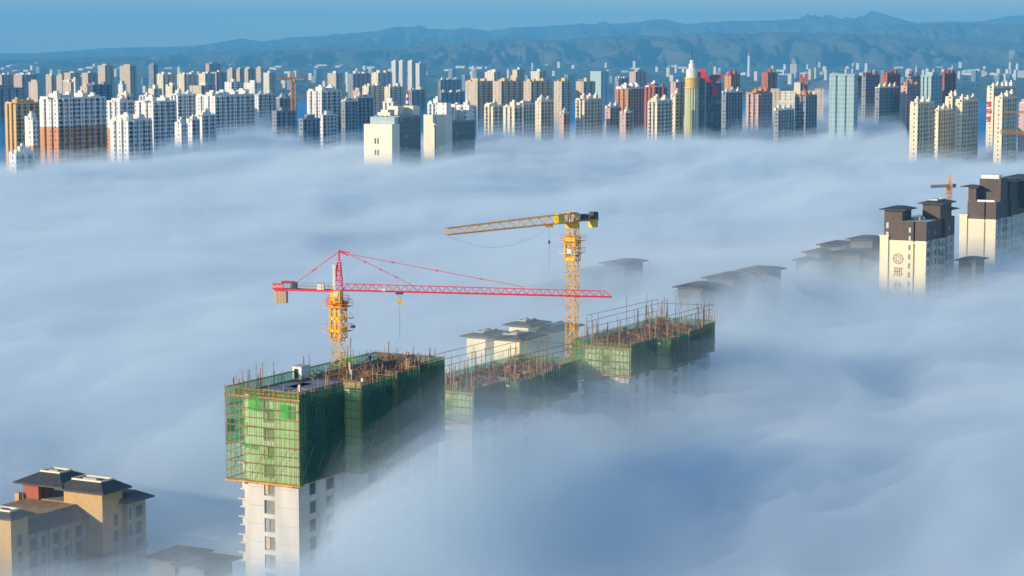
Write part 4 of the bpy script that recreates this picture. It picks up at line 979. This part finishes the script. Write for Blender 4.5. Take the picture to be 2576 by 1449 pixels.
    # tie rods
    for e, name in ((12.8, 'tie'), (32., 'tie')):
        a, b_ = Vector((.3, 0, zt - .15)) + dirv * 1.7 + Vector((0, 0, -.3)), dirv * e + Vector((0, 0, zs + 1.1))
        m = MB().bar(a, b_, .05)
        for f in (.25, .5, .75): m.bar(a.lerp(b_, f - .02 * 12 / e), a.lerp(b_, f + .02 * 12 / e), .12)
        m.build('tie_rod', 'crane_red', o)
    back = -dirv * 8.4 + Vector((0, 0, zs + .3)); a = Vector((.2, 0, zt - .1))
    m = MB().bar(a, back, .05).bar(a.lerp(back, .45), a.lerp(back, .55), .12).bar(a, a.lerp(back, .3), .07); m.build('tie_rod', 'crane_red', o)
    # counter jib in its own frame (x along the jib)
    f = bpy.data.objects.new('counter_jib', None)
    cj = MB().box(-10.9, -.6, -.75, -.6, zs - .25, zs + .1).box(-10.9, -.6, .6, .75, zs - .25, zs + .1).box(-10.9, -.6, -.6, .6, zs - .1, zs - .02).build('counter_jib', 'crane_red', o); cj.rotation_euler = (0, 0, yaw)
    g = MB()
    for zz in (.6, 1.15): g.bar((-9, -.72, zs + zz), (-.7, -.72, zs + zz), .025).bar((-9, .72, zs + zz), (-.7, .72, zs + zz), .025)
    for i in range(10): g.bar((-9 + .9 * i, -.72, zs), (-9 + .9 * i, -.72, zs + 1.15), .025).bar((-9 + .9 * i, .72, zs), (-9 + .9 * i, .72, zs + 1.15), .025)
    g.build('railing', 'concrete_grey', cj)
    MB().box(-3.5, -2.3, -.65, .1, zs + .1, zs + 1.05).build('control_box', 'paint_white', cj)
    MB().lathe([(.55, -.6), (.55, .6)], 14).box(-.9, .9, -.5, .5, -.6, -.45).build('hoist_winch', 'dark_steel', cj).location = (-7.6, 0, zs + .65)
    MB().box(-9.7, -7.7, -.6, .6, zs + 1.0, zs + 1.35).build('winch_cover', 'paint_red', cj)
    sg = MB().box(-11.2, -9.2, -.95, -.85, zs + .08, zs + 1.05).build('name_board', 'paint_red', cj)
    text('SANY', sg, .78, (-10.2, -.965, zs + .55), (math.pi / 2, 0, 0), 'paint_white', .012)
    for i in range(4): MB().box(-10.9 + .52 * i, -10.42 + .52 * i, -.62, .62, zs - 2.35, zs - .28).build('counterweight', 'ballast', cj)
    # trolley, ropes and hook
    e = (1010 - 850) * k / math.cos(yaw) * .985; tp = dirv * e + Vector((0, 0, zs))
    MB().box(-.6, .6, -.7, .7, -.45, -.12).build('trolley', 'dark_steel', o).location = tp
    MB().box(-.4, .2, -.5, .5, -.3, .25).build('trolley_winch', 'paint_white', o).location = tp - dirv * 2.6 + Vector((0, 0, .25))
    zh = at(1010, 757, D).z
    m = MB()
    for s in (-.25, .25): m.bar(tp + dirv * s + Vector((0, 0, -.4)), Vector((tp.x, tp.y, zh + .4)) + dirv * s * .7, .02)
    m.build('hoist_rope', 'cable', o)
    hk = MB().frustum((-.42, .42, -.16, .16), (-.2, .2, -.14, .14), .0, .5).frustum((-.12, .12, -.1, .1), (-.42, .42, -.16, .16), -.45, 0.).bar((0, 0, -.45), (0, 0, -1.), .1).build('hook_block', 'crane_yellow', o); hk.location = (tp.x, tp.y, zh)
    m = MB().bar((tp.x, tp.y, zh - .9), (tp.x, tp.y, at(1012, 850, D).z), .03); m.build('sling', 'cable', o)
red_crane()
def yellow_crane():
    D = 468.; b = at(1440, 560, D); zs = b.z; k = D / F
    o = thing('tower_crane', 'yellow flat topped tower crane with tall lattice mast between the two farther netted towers', 'tower crane', (b.x, b.y, 0), 0, 'tower cranes')
    rot = Matrix.Rotation(A28, 3, 'Z'); U, V = rot @ Vector((1.02, 0, 0)), rot @ Vector((0, 1.02, 0))
    zm = at(1440, 590, D).z
    lattice(MB(), (0, 0, 60), (0, 0, zs - .5), U, V, 26, .13, .07).build('mast', 'crane_yellow', o)
    za, zb = at(1440, 655, D).z, at(1440, 603, D).z
    lattice(MB(), (0, 0, za), (0, 0, zb + .6), U * 1.25, V * 1.25, 4, .15, .09).build('climbing_cage', 'crane_yellow', o)
    m = MB().box(-1.35, 1.35, -1.38, -1.28, za, za + .7).box(-1.35, 1.35, -1.38, -1.28, zb - .2, zb + .5).box(-1.35, -1., -1.38, -1.28, za, zb).box(1., 1.35, -1.38, -1.28, za, zb); m.build('cage_plates', 'crane_yellow', o).rotation_euler = (0, 0, A28)
    MB().box(-.5, .6, -1.6, -1.4, za + 1.7, za + 2.6).build('notice_board', 'paint_white', o).rotation_euler = (0, 0, A28)
    for y, mt in ((636, 'paint_white'), (605, 'crane_yellow')):
        p = platform(o, 0, 0, at(1440, y, D).z, 2.15, mt); p.rotation_euler = (0, 0, A28)
    MB().box(-1.15, 1.15, -1.15, 1.15, zs - 1.2, zs - .1).build('slewing_ring', 'crane_yellow', o).rotation_euler = (0, 0, A28)
    # jib towards the left and the camera
    tip = at(1122, 592, 442.); d = Vector((tip.x - b.x, tip.y - b.y, 0)); ln = d.length; d.normalize(); yaw = math.atan2(d.y, d.x)
    s = Vector((-d.y, d.x, 0))
    knee = d * 5 + Vector((0, 0, zs + .05))
    jb = MB()
    lattice(jb, Vector((0, 0, zs + 1.0)) - d * 1.2, knee + Vector((0, 0, .95)), s * .75, Vector((0, 0, .95)), 5, .10, .05)
    endp = Vector((0, 0, tip.z + .75)) + d * ln
    lattice(jb, knee + Vector((0, 0, .95)), endp, s * .75, Vector((0, 0, .92)), 22, .085, .04, 1., .72)
    jb.build('jib', 'crane_yellow', o)
    MB().box(3.2, 5.0, -.82, .82, zs + .1, zs + 2.05).build('cab', 'yellow_sheet', o).rotation_euler = (0, 0, yaw)
    m = MB().bar((0, .7, zs - .1), (0, .7, zs + 2.3), .2).bar((0, -.7, zs - .1), (0, -.7, zs + 2.3), .2).box(-.9, 1.6, -.8, .8, zs + 2.1, zs + 2.25).bar((2.0, .7, zs), (2., .7, zs + 2.2), .14).bar((2.0, -.7, zs), (2., -.7, zs + 2.2), .14)
    m.build('turret_frame', 'crane_yellow', o).rotation_euler = (0, 0, yaw)
    cj = MB().box(-7.4, -1.0, -.85, .85, zs + .15, zs + .5).build('counter_jib', 'crane_orange', o); cj.rotation_euler = (0, 0, yaw)
    g = MB()
    for zz in (1.0, 1.6): g.bar((-7.2, -.85, zs + zz), (-1.4, -.85, zs + zz), .035).bar((-7.2, .85, zs + zz), (-1.4, .85, zs + zz), .035)
    for i in range(8): g.bar((-7.2 + .8 * i, -.85, zs + .5), (-7.2 + .8 * i, -.85, zs + 1.6), .035).bar((-7.2 + .8 * i, .85, zs + .5), (-7.2 + .8 * i, .85, zs + 1.6), .035)
    g.build('railing', 'dark_steel', cj)
    MB().box(-4.4, -2.6, -.7, .7, zs + .5, zs + 1.6).build('hoist_winch', 'dark_steel', cj)
    MB().box(-2.3, -1.5, -.8, .3, zs + .5, zs + 1.9).build('electric_box', 'paint_white', cj)
    MB().box(-7.3, -5.9, -.7, .7, zs + .5, zs + 2.0).build('ballast_frame', 'dark_steel', cj)
    for i in range(3): MB().box(-7.2 + .48 * i, -6.76 + .48 * i, -.75, .75, zs - 1.35, zs + .12).build('counterweight', 'yellow_sheet', cj)
    tp = d * 7.1 + Vector((0, 0, zs - .05))
    MB().box(-.8, .8, -.85, .85, -.55, -.12).lathe([(.3, -.6), (.3, .2)], 8, 0, 0, 0).build('trolley', 'crane_yellow', o).location = tp
    hz = at(1389, 608, D - 5).z
    MB().bar(tp + Vector((0, 0, -.5)), (tp.x, tp.y, hz), .022).build('hoist_rope', 'cable', o)
    MB().frustum((-.3, .3, -.2, .2), (-.15, .15, -.15, .15), 0, .6).bar((0, 0, 0), (0, 0, -.6), .1).build('hook_block', 'dark_steel', o).location = (tp.x, tp.y, hz - .3)
    MB().bar((tp.x, tp.y, hz - .7), (tp.x, tp.y, at(1389, 678, D - 5).z), .025).build('sling', 'cable', o)
    m = MB(); prev = None
    for i in range(13):          # slack rope under the jib
        t = i / 12; q = tp.lerp(endp, t) + Vector((0, 0, -.8 - 3.2 * math.sin(math.pi * t)))
        if prev is not None: m.bar(prev, q, .018)
        prev = q
    m.build('slack_rope', 'cable', o)
yellow_crane()
def far_crane(x, yb, D, ytop, yj, xl, xr, label, mat, hw, cone=True, weight='dark_steel', mast_on=True, ydroop=0):
    b = at(x, yj, D); k = D / F
    o = thing('tower_crane', label, 'tower crane', (b.x, b.y, 0), 0, 'tower cranes')
    z0 = at(x, yb, D).z - 20
    if mast_on: lattice(MB(), (0, 0, max(0, z0)), (0, 0, b.z), (hw, .4 * hw, 0), (-.4 * hw, hw, 0), 18, hw * .2, hw * .1).build('mast', mat, o)
    if cone:
        zt = at(x, ytop, D).z; lattice(MB(), (0, 0, b.z), (0, 0, zt), (hw * .9, 0, 0), (0, hw * .9, 0), 4, hw * .18, hw * .09, 1., .15).build('tower_head', mat, o)
        if xl is not None: MB().bar((0, 0, zt), ((xl - x) * k * .7, 0, b.z + hw), hw * .06).build('tie_rod', mat, o)
    if xl is not None: lattice(MB(), (0, 0, b.z + hw * .6), ((xl - x) * k, -5, b.z + hw * .6 - ydroop * k), (0, hw * .6, 0), (0, 0, hw * .6), 16, hw * .16, hw * .08).build('jib', mat, o)
    if xr is not None:
        MB().box(0, (xr - x) * k, -hw * .7, hw * .7, b.z, b.z + hw * .4).build('counter_jib', mat, o)
        MB().box((xr - x) * k - hw * 1.5, (xr - x) * k, -hw, hw, b.z - hw * .4, b.z + hw * 1.6).build('counterweight', weight, o)
    MB().box(-hw * 1.2, hw * 1.2, -hw * 1.2, hw * 1.2, b.z - hw * 1.5, b.z).build('cab', mat, o)
    return o
far_crane(2388, 500, 880, 440, 470, 2335, 2404, 'small yellow tower crane with short jib rising behind the dark topped tower pair', 'crane_orange', .75)
far_crane(737, 278, 1850, 180, 200, 700, 772, 'distant orange tower crane with dark counterweight among the white blocks', 'crane_orange', 1.5, weight='rust')
far_crane(600, 250, 2350, 222, 228, 627, None, 'tiny orange crane over the notched white roofs at left', 'crane_orange', 1.3, cone=False)
far_crane(2640, 420, 1000, 320, 342, 2511, None, 'yellow crane arm with hanging hook reaching in from the right edge, lower of two', 'crane_orange', 1.15, ydroop=-8)
far_crane(2650, 420, 1350, 270, 287, 2522, None, 'yellow crane arm reaching in from the right edge, upper of two', 'crane_orange', .9, ydroop=-4)
# ------------------------------------------------------------------ dark roofed finished towers
def hip(parent, x0, x1, y0, y1, ze, over, rise, inset, mat='tile_dark', rim=None, name='roof'):
    m = MB().box(x0 - over, x1 + over, y0 - over, y1 + over, ze, ze + .28)
    m.frustum((x0 - over, x1 + over, y0 - over, y1 + over), (x0 + inset, x1 - inset, y0 + inset, y1 - inset), ze + .283, ze + rise)
    r = m.build(name, mat, parent)
    if rim:
        a, b, c, d = x0 + inset, x1 - inset, y0 + inset, y1 - inset; z = ze + rise + .003; t = .3
        MB().box(a, b, c, c + t, z, z + .3).box(a, b, d - t, d, z, z + .3).box(a, a + t, c + t, d - t, z, z + .3).box(b - t, b, c + t, d - t, z, z + .3).build('roof_rim', rim, r)
        MB().box(a + (b - a) * .25, a + (b - a) * .7, c + (d - c) * .3, c + (d - c) * .6, z, z + .35).build('skylight', 'roof_pale', r)
    return r
def dark_tower(xm, yf, D, label, text_on, wW, L, brown_h, second):
    N = at(xm, yf, D); H = N.z; zc = H - brown_h
    o = thing('dark_topped_tower', label, 'apartment tower', (N.x, N.y, 0), A28, 'cream towers with dark tops')
    side = [(0, 0), (0, 3.5), (-1.3, 3.5), (-1.3, 6.8), (0, 6.8), (0, 11), (1.2, 11), (1.2, 17), (0, 17), (0, 19), (-1.4, 19), (-1.4, 23), (0, 23), (0, L), (-wW, L), (-wW, 0), (-4.3, 0), (-4.3, 1.4), (-3.75, 1.4), (-3.75, 0)]
    sm = [1] * 13 + [0] * 7
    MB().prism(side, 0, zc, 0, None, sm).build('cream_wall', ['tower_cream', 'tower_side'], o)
    MB().box(-wW - .15, .15, -.15, 1.2, zc - .9, zc - .5).build('cornice', 'tower_cream', o)
    up = [(.0, 0), (.0, 17.2), (1.0, 17.2), (1.0, 19), (0, 19), (0, L), (-wW + 2, L), (-wW + 2, 0), (-4.3, 0), (-4.3, 1.2), (-3.75, 1.2), (-3.75, 0)]
    MB().prism(up, zc + .003, H, 0, 1).build('dark_storeys', ['brown', 'roof_pale'], o)
    MB().box(-wW - .7, -wW + 2.1, -.55, 2.2, 0, zc + 1.2).build('pilaster', 'tower_cream', o)
    MB().box(-wW - 1.0, -wW + 2.4, -.8, 2.4, zc + 1.2, zc + 1.6).build('cornice', 'tower_cream', o)
    if not second:
        for z0, g in ((H - 3.4, 'glaze_pale'), (H - 6.1, 'glaze_pale')): window(o, -5.9, -5.1, -.03, z0 - .2, z0 + 1.5, g)  # pale panes: light on the upper glass is put into their colour
        for k in range(8): window(o, -5.9, -5.2, -.03, zc - 3.1 - 2.95 * k, zc - 1.4 - 2.95 * k, 'glaze_grey')
        MB().box(-wW, -wW + 6.0, 1.5, 11, zc, H + 3.4).build('left_pavilion', 'brown', o)
        for z0 in (H - 2.2, H - 5.2): window(o, -wW + .6, -wW + 1.6, 1.47, z0 - .4, z0 + 1.6, 'glaze_pale')
        hip(o, -wW, -wW + 6.0, 1.5, 11, H + 3.4, 1.5, 1.1, 1.6, rim=None)
        MB().box(-5.8, .2, 14, 26, H + .003, H + 4.9).build('right_pavilion', 'brown', o)
        hip(o, -5.8, .2, 14, 26, H + 4.9, 1.4, 1.1, 1.6, rim='paint_white')
        MB().box(-6, -1, 26, L - .5, H + .003, H + 2.4).build('rear_pavilion', 'brown', o); hip(o, -6, 0, 26.2, L - .5, H + 2.4, 1.3, .9, 1.5)
        for x, y, q in ((-6.5, 8.5, .9), (-5, 8, 1.1), (-4.2, 10.2, .8)): MB().lathe([(.5, 0), (.5, q), (.4, q + .1)], 10).build('water_tank', 'white_metal', o).location = (x, y, H + .004)
        for y0, y1 in ((19.6, 22.4), (12., 16.)):
            for k in range(7): window_x(o, (-1.4 if y0 > 18 else 1.2) + .02, y0, y1, zc - 2.8 - 2.95 * k, zc - 1.0 - 2.95 * k)
        for y0, y1 in ((2., 3.1), (8., 9.4), (24, 26)): window_x(o, .02, y0, y1, H - 4.6, H - 3.)
    else:
        MB().box(-wW + 2., -wW + 4.9, .8, 6, H + .003, H + 5.2).build('left_pavilion', 'brown', o); hip(o, -wW + .6, -wW + 4.6, .8, 6, H + 5.2, 1.4, .8, 1.3)
        MB().box(-wW + 4.9, .2, 5, 14, H + .003, H + 8.2).build('tall_block', 'brown', o)
        MB().box(-wW * .41, -wW * .2, 4.9, 5.02, H + 1, H + 4.6).build('opening_shade', 'tile_dark', o)  # thin dark sheet painted as the shade inside an opening
        MB().box(-wW * .58, -wW * .05, 5.4, 9, H + 8.203, H + 9.6).build('tank_row', 'white_metal', o)
        MB().box(-8.6, 0, 18, 30, H + .003, H + 6.2).build('right_pavilion', 'brown', o); hip(o, -8.6, 0, 18, 30, H + 6.2, 1.5, 1., 1.6)
        MB().box(-5, 3.6, 32, 44, H - 4, H + 7.2).build('rear_pavilion', 'brown', o); hip(o, -5, 3.6, 32, 44, H + 7.2, 1.5, 1., 1.6)
        MB().box(-wW + 5.4, -.8, .5, 1., H + .003, H + .7).build('roof_rail', 'paint_white', o)
    if text_on:
        cx, cz = -9.2, at(xm, 654, D).z; r = 1.65
        m = MB(); n = 28
        for i in range(n):
            a, b = 2 * math.pi * i / n, 2 * math.pi * (i + 1) / n; m.bar((cx + r * math.cos(a), -.06, cz + r * math.sin(a)), (cx + r * math.cos(b), -.06, cz + r * math.sin(b)), .09)
        for i in range(6):
            a = math.pi * i / 3 + .3; p, q = (cx + .45 * math.cos(a), -.06, cz + .45 * math.sin(a)), (cx + 1.25 * math.cos(a + .35), -.06, cz + 1.25 * math.sin(a + .35)); m.bar(p, q, .1)
            a2 = a + .55; m.bar((cx + .95 * math.cos(a2), -.06, cz + .95 * math.sin(a2)), (cx + 1.5 * math.cos(a2 + .3), -.06, cz + 1.5 * math.sin(a2 + .3)), .09)
        m.build('emblem', 'ink', o)
        text('\u90a2', o, 3.3, (cx, -.05, at(xm, 689, D).z), (math.pi / 2, 0, 0), 'ink', .03)
        text('\u53f0', o, 3.3, (cx, -.05, at(xm, 724, D).z), (math.pi / 2, 0, 0), 'ink', .03)
    return o
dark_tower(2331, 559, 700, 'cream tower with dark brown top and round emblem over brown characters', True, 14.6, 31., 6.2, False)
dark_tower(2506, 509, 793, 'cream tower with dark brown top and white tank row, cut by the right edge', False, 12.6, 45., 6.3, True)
def ghost(label, blocks, D, grp='roofs drowned in fog', yaw=A28, wall='stone', z0=0):
    """finished block whose hipped roofs lie under thin fog; blocks: photo x of left and right eave, eave y, depth length"""
    o = None
    for xl, xr, ye, ln, dd in blocks:
        p = at((xl + xr) / 2, ye, D + dd)
        if o is None:
            base = p; o = thing('apartment_block', label, 'apartment block', (p.x, p.y, 0), yaw, grp)
        q = Matrix.Rotation(-yaw, 3, 'Z') @ Vector((p.x - base.x, p.y - base.y, 0)); w_ = (xr - xl) * (D + dd) / F
        hw = max(2.5, (w_ - ln * .30) / 2 / .95)
        MB().box(q.x - hw, q.x + hw, q.y - ln / 2, q.y + ln / 2, 0, p.z).build('wall', wall, o)
        hip(o, q.x - hw, q.x + hw, q.y - ln / 2, q.y + ln / 2, p.z, 1.3, .9, 1.4, rim=None if wall == 'fog_shade' else 'roof_pale', mat='tile_dark' if wall == 'fog_shade' else 'roof_grey')
    return o
ghost('grey block with flat eaves fading in fog close left of the emblem tower', [(2140, 2222, 600, 12, 0), (2066, 2160, 614, 14, 8), (2096, 2200, 634, 16, -14), (2030, 2096, 632, 14, 2), (2010, 2060, 652, 12, -4)], 760, wall='fog_shade')
ghost('drowned block with one broad flat roof behind the yellow crane mast', [(1524, 1612, 660, 14, 0), (1440, 1545, 682, 18, 4), (1350, 1470, 716, 18, -6)], 690, wall='fog_shade')
ghost('drowned block with three roofs stepping up to the right over the farthest netted tower', [(1864, 1962, 679, 12, 0), (1784, 1892, 695, 16, -10), (1710, 1806, 719, 14, -26)], 660, wall='fog_shade')
ghost('cream walled block with small dark pavilion half in fog left of the yellow crane mast', [(1286, 1364, 815, 8, 0), (1250, 1352, 848, 10, -14), (1360, 1432, 826, 14, 6), (1185, 1262, 842, 10, 4)], 505, wall='tower_cream')
ghost('thin dark roof edge just above the fog right of the emblem tower', [(2412, 2476, 653, 10, 0)], 715, wall='fog_shade')
ghost('faint dark roofs almost lost in fog beside the sand coloured block', [(405, 485, 1396, 8, 0), (480, 555, 1414, 8, -4)], 362, wall='fog_shade')
# ------------------------------------------------------------------ yellow stone block at the lower left
def stone_block():
    D = 385.; N = at(256.7, 1242, D); ze = N.z
    o = thing('stone_block', 'sand coloured block with dark hipped roofs and sunlit yellow wall at the lower left', 'apartment block', (N.x, N.y, 0), A28)
    # front pavilion
    MB().box(-8.7, 0, 0, 5.8, 0, ze).build('pavilion_wall', 'stone_yellow', o)
    hip(o, -8.7, 0, 0, 5.8, ze, 1.25, 1.7, 1.0, rim='paint_cream')
    for k in range(9): MB().bar((-6.2, -.08, ze - 1.2 - .42 * k), (-5.3, -.08, ze - 1.2 - .42 * k), .035).build('rung', 'concrete_grey', o)
    for k in range(4):
        window_x(o, .03, 3.1, 4.3, ze - 6.6 - 2.95 * k, ze - 4.4 - 2.95 * k)
    MB().box(-8.9, .25, -.25, 6.0, ze - 11.6, ze - 11.2).build('cornice', 'stone', o)
    # rear wing
    MB().box(-7, 1.0, 5.803, 11.2, 0, ze - 2.6).build('wing_wall', 'stone', o)
    hip(o, -7, 1.0, 5.9, 11.2, ze - 2.6, 1.2, 1.5, 1.2)
    for k in range(4):
        for y0, y1 in ((6.2, 7.0), (8.2, 10.2)): window_x(o, 1.03, y0, y1, ze - 6.0 - 2.95 * k, ze - 3.6 - 2.95 * k)
    MB().box(-7.2, 1.3, 5.9, 11.4, ze - 11.6, ze - 11.2).build('cornice', 'stone', o)
    # low wing running to the camera with a mansard roof
    z2 = ze - 4.6
    MB().box(-17.5, -3.5, -17., -.003, 0, z2).build('wing_wall', 'stone', o)
    MB().frustum((-17.9, -2.9, -17.4, .2), (-17.5, -5.6, -16.6, 0), z2, z2 + 2.0).build('mansard', 'tile_dark', o)
    MB().box(-17.3, -5.9, -16.4, -.1, z2 + 2.003, z2 + 2.15).build('roof_deck', 'timber', o)
    MB().box(-3.6, -3.2, -17.2, -.1, z2 - 6.5, z2 - 6.2).build('cornice', 'stone', o)
    for k in range(3):
        for y in (-15.6, -12.6, -9.6, -6.4, -3.4): window_x(o, -3.47, y, y + (1.7 if int(y) % 2 else 1.1), z2 - 3.2 - 2.95 * k, z2 - .9 - 2.95 * k)
    for y in (-14, -10.8, -7.8, -4.8, -1.6): MB().box(-3.5, -3.2, y, y + .35, 0, z2 - .05).build('pilaster', 'stone', o)
    # left pavilion
    MB().box(-13, -2.6, -21.4, -17.003, 0, ze - .9).build('pavilion_wall', 'stone_yellow', o)
    hip(o, -13, -2.6, -21.4, -17., ze - .9, .9, 1.0, .9, rim='paint_cream')
    for k in range(4): window_x(o, -2.57, -19.9, -18.6, ze - 5.9 - 2.95 * k, ze - 3.9 - 2.95 * k)
    # red open pavilion
    zr = z2 + 2.2
    rp = MB().box(-18.2, -14.6, 0, .4, 0, ze + .3).box(-18.2, -17.8, .4, 7.6, zr, ze + .3).build('red_wall', 'stone_red', o)
    MB().box(-18.2, -8.703, .403, 9, 0, zr).build('terrace', 'stone', o)
    for y in (.4, 2.2, 4.0, 5.8, 7.4): MB().box(-15.1, -14.6, y, y + .45, zr + .003, ze + .3).build('pillar', 'stone_red', o)
    for x in (-12.6, -11.2, -9.9): MB().box(x, x + .45, 7.4, 7.9, zr + .003, ze + .3).build('pillar', 'stone_yellow', o)
    hip(o, -18.2, -9.2, 0.0, 8.0, ze + .3, 1.3, 1.9, 2.2, rim='paint_cream')
    MB().box(-19.2, -18.2, -1.2, -.2, z2, z2 + 3.2).build('vent_shaft', 'stone_yellow', o)
stone_block()
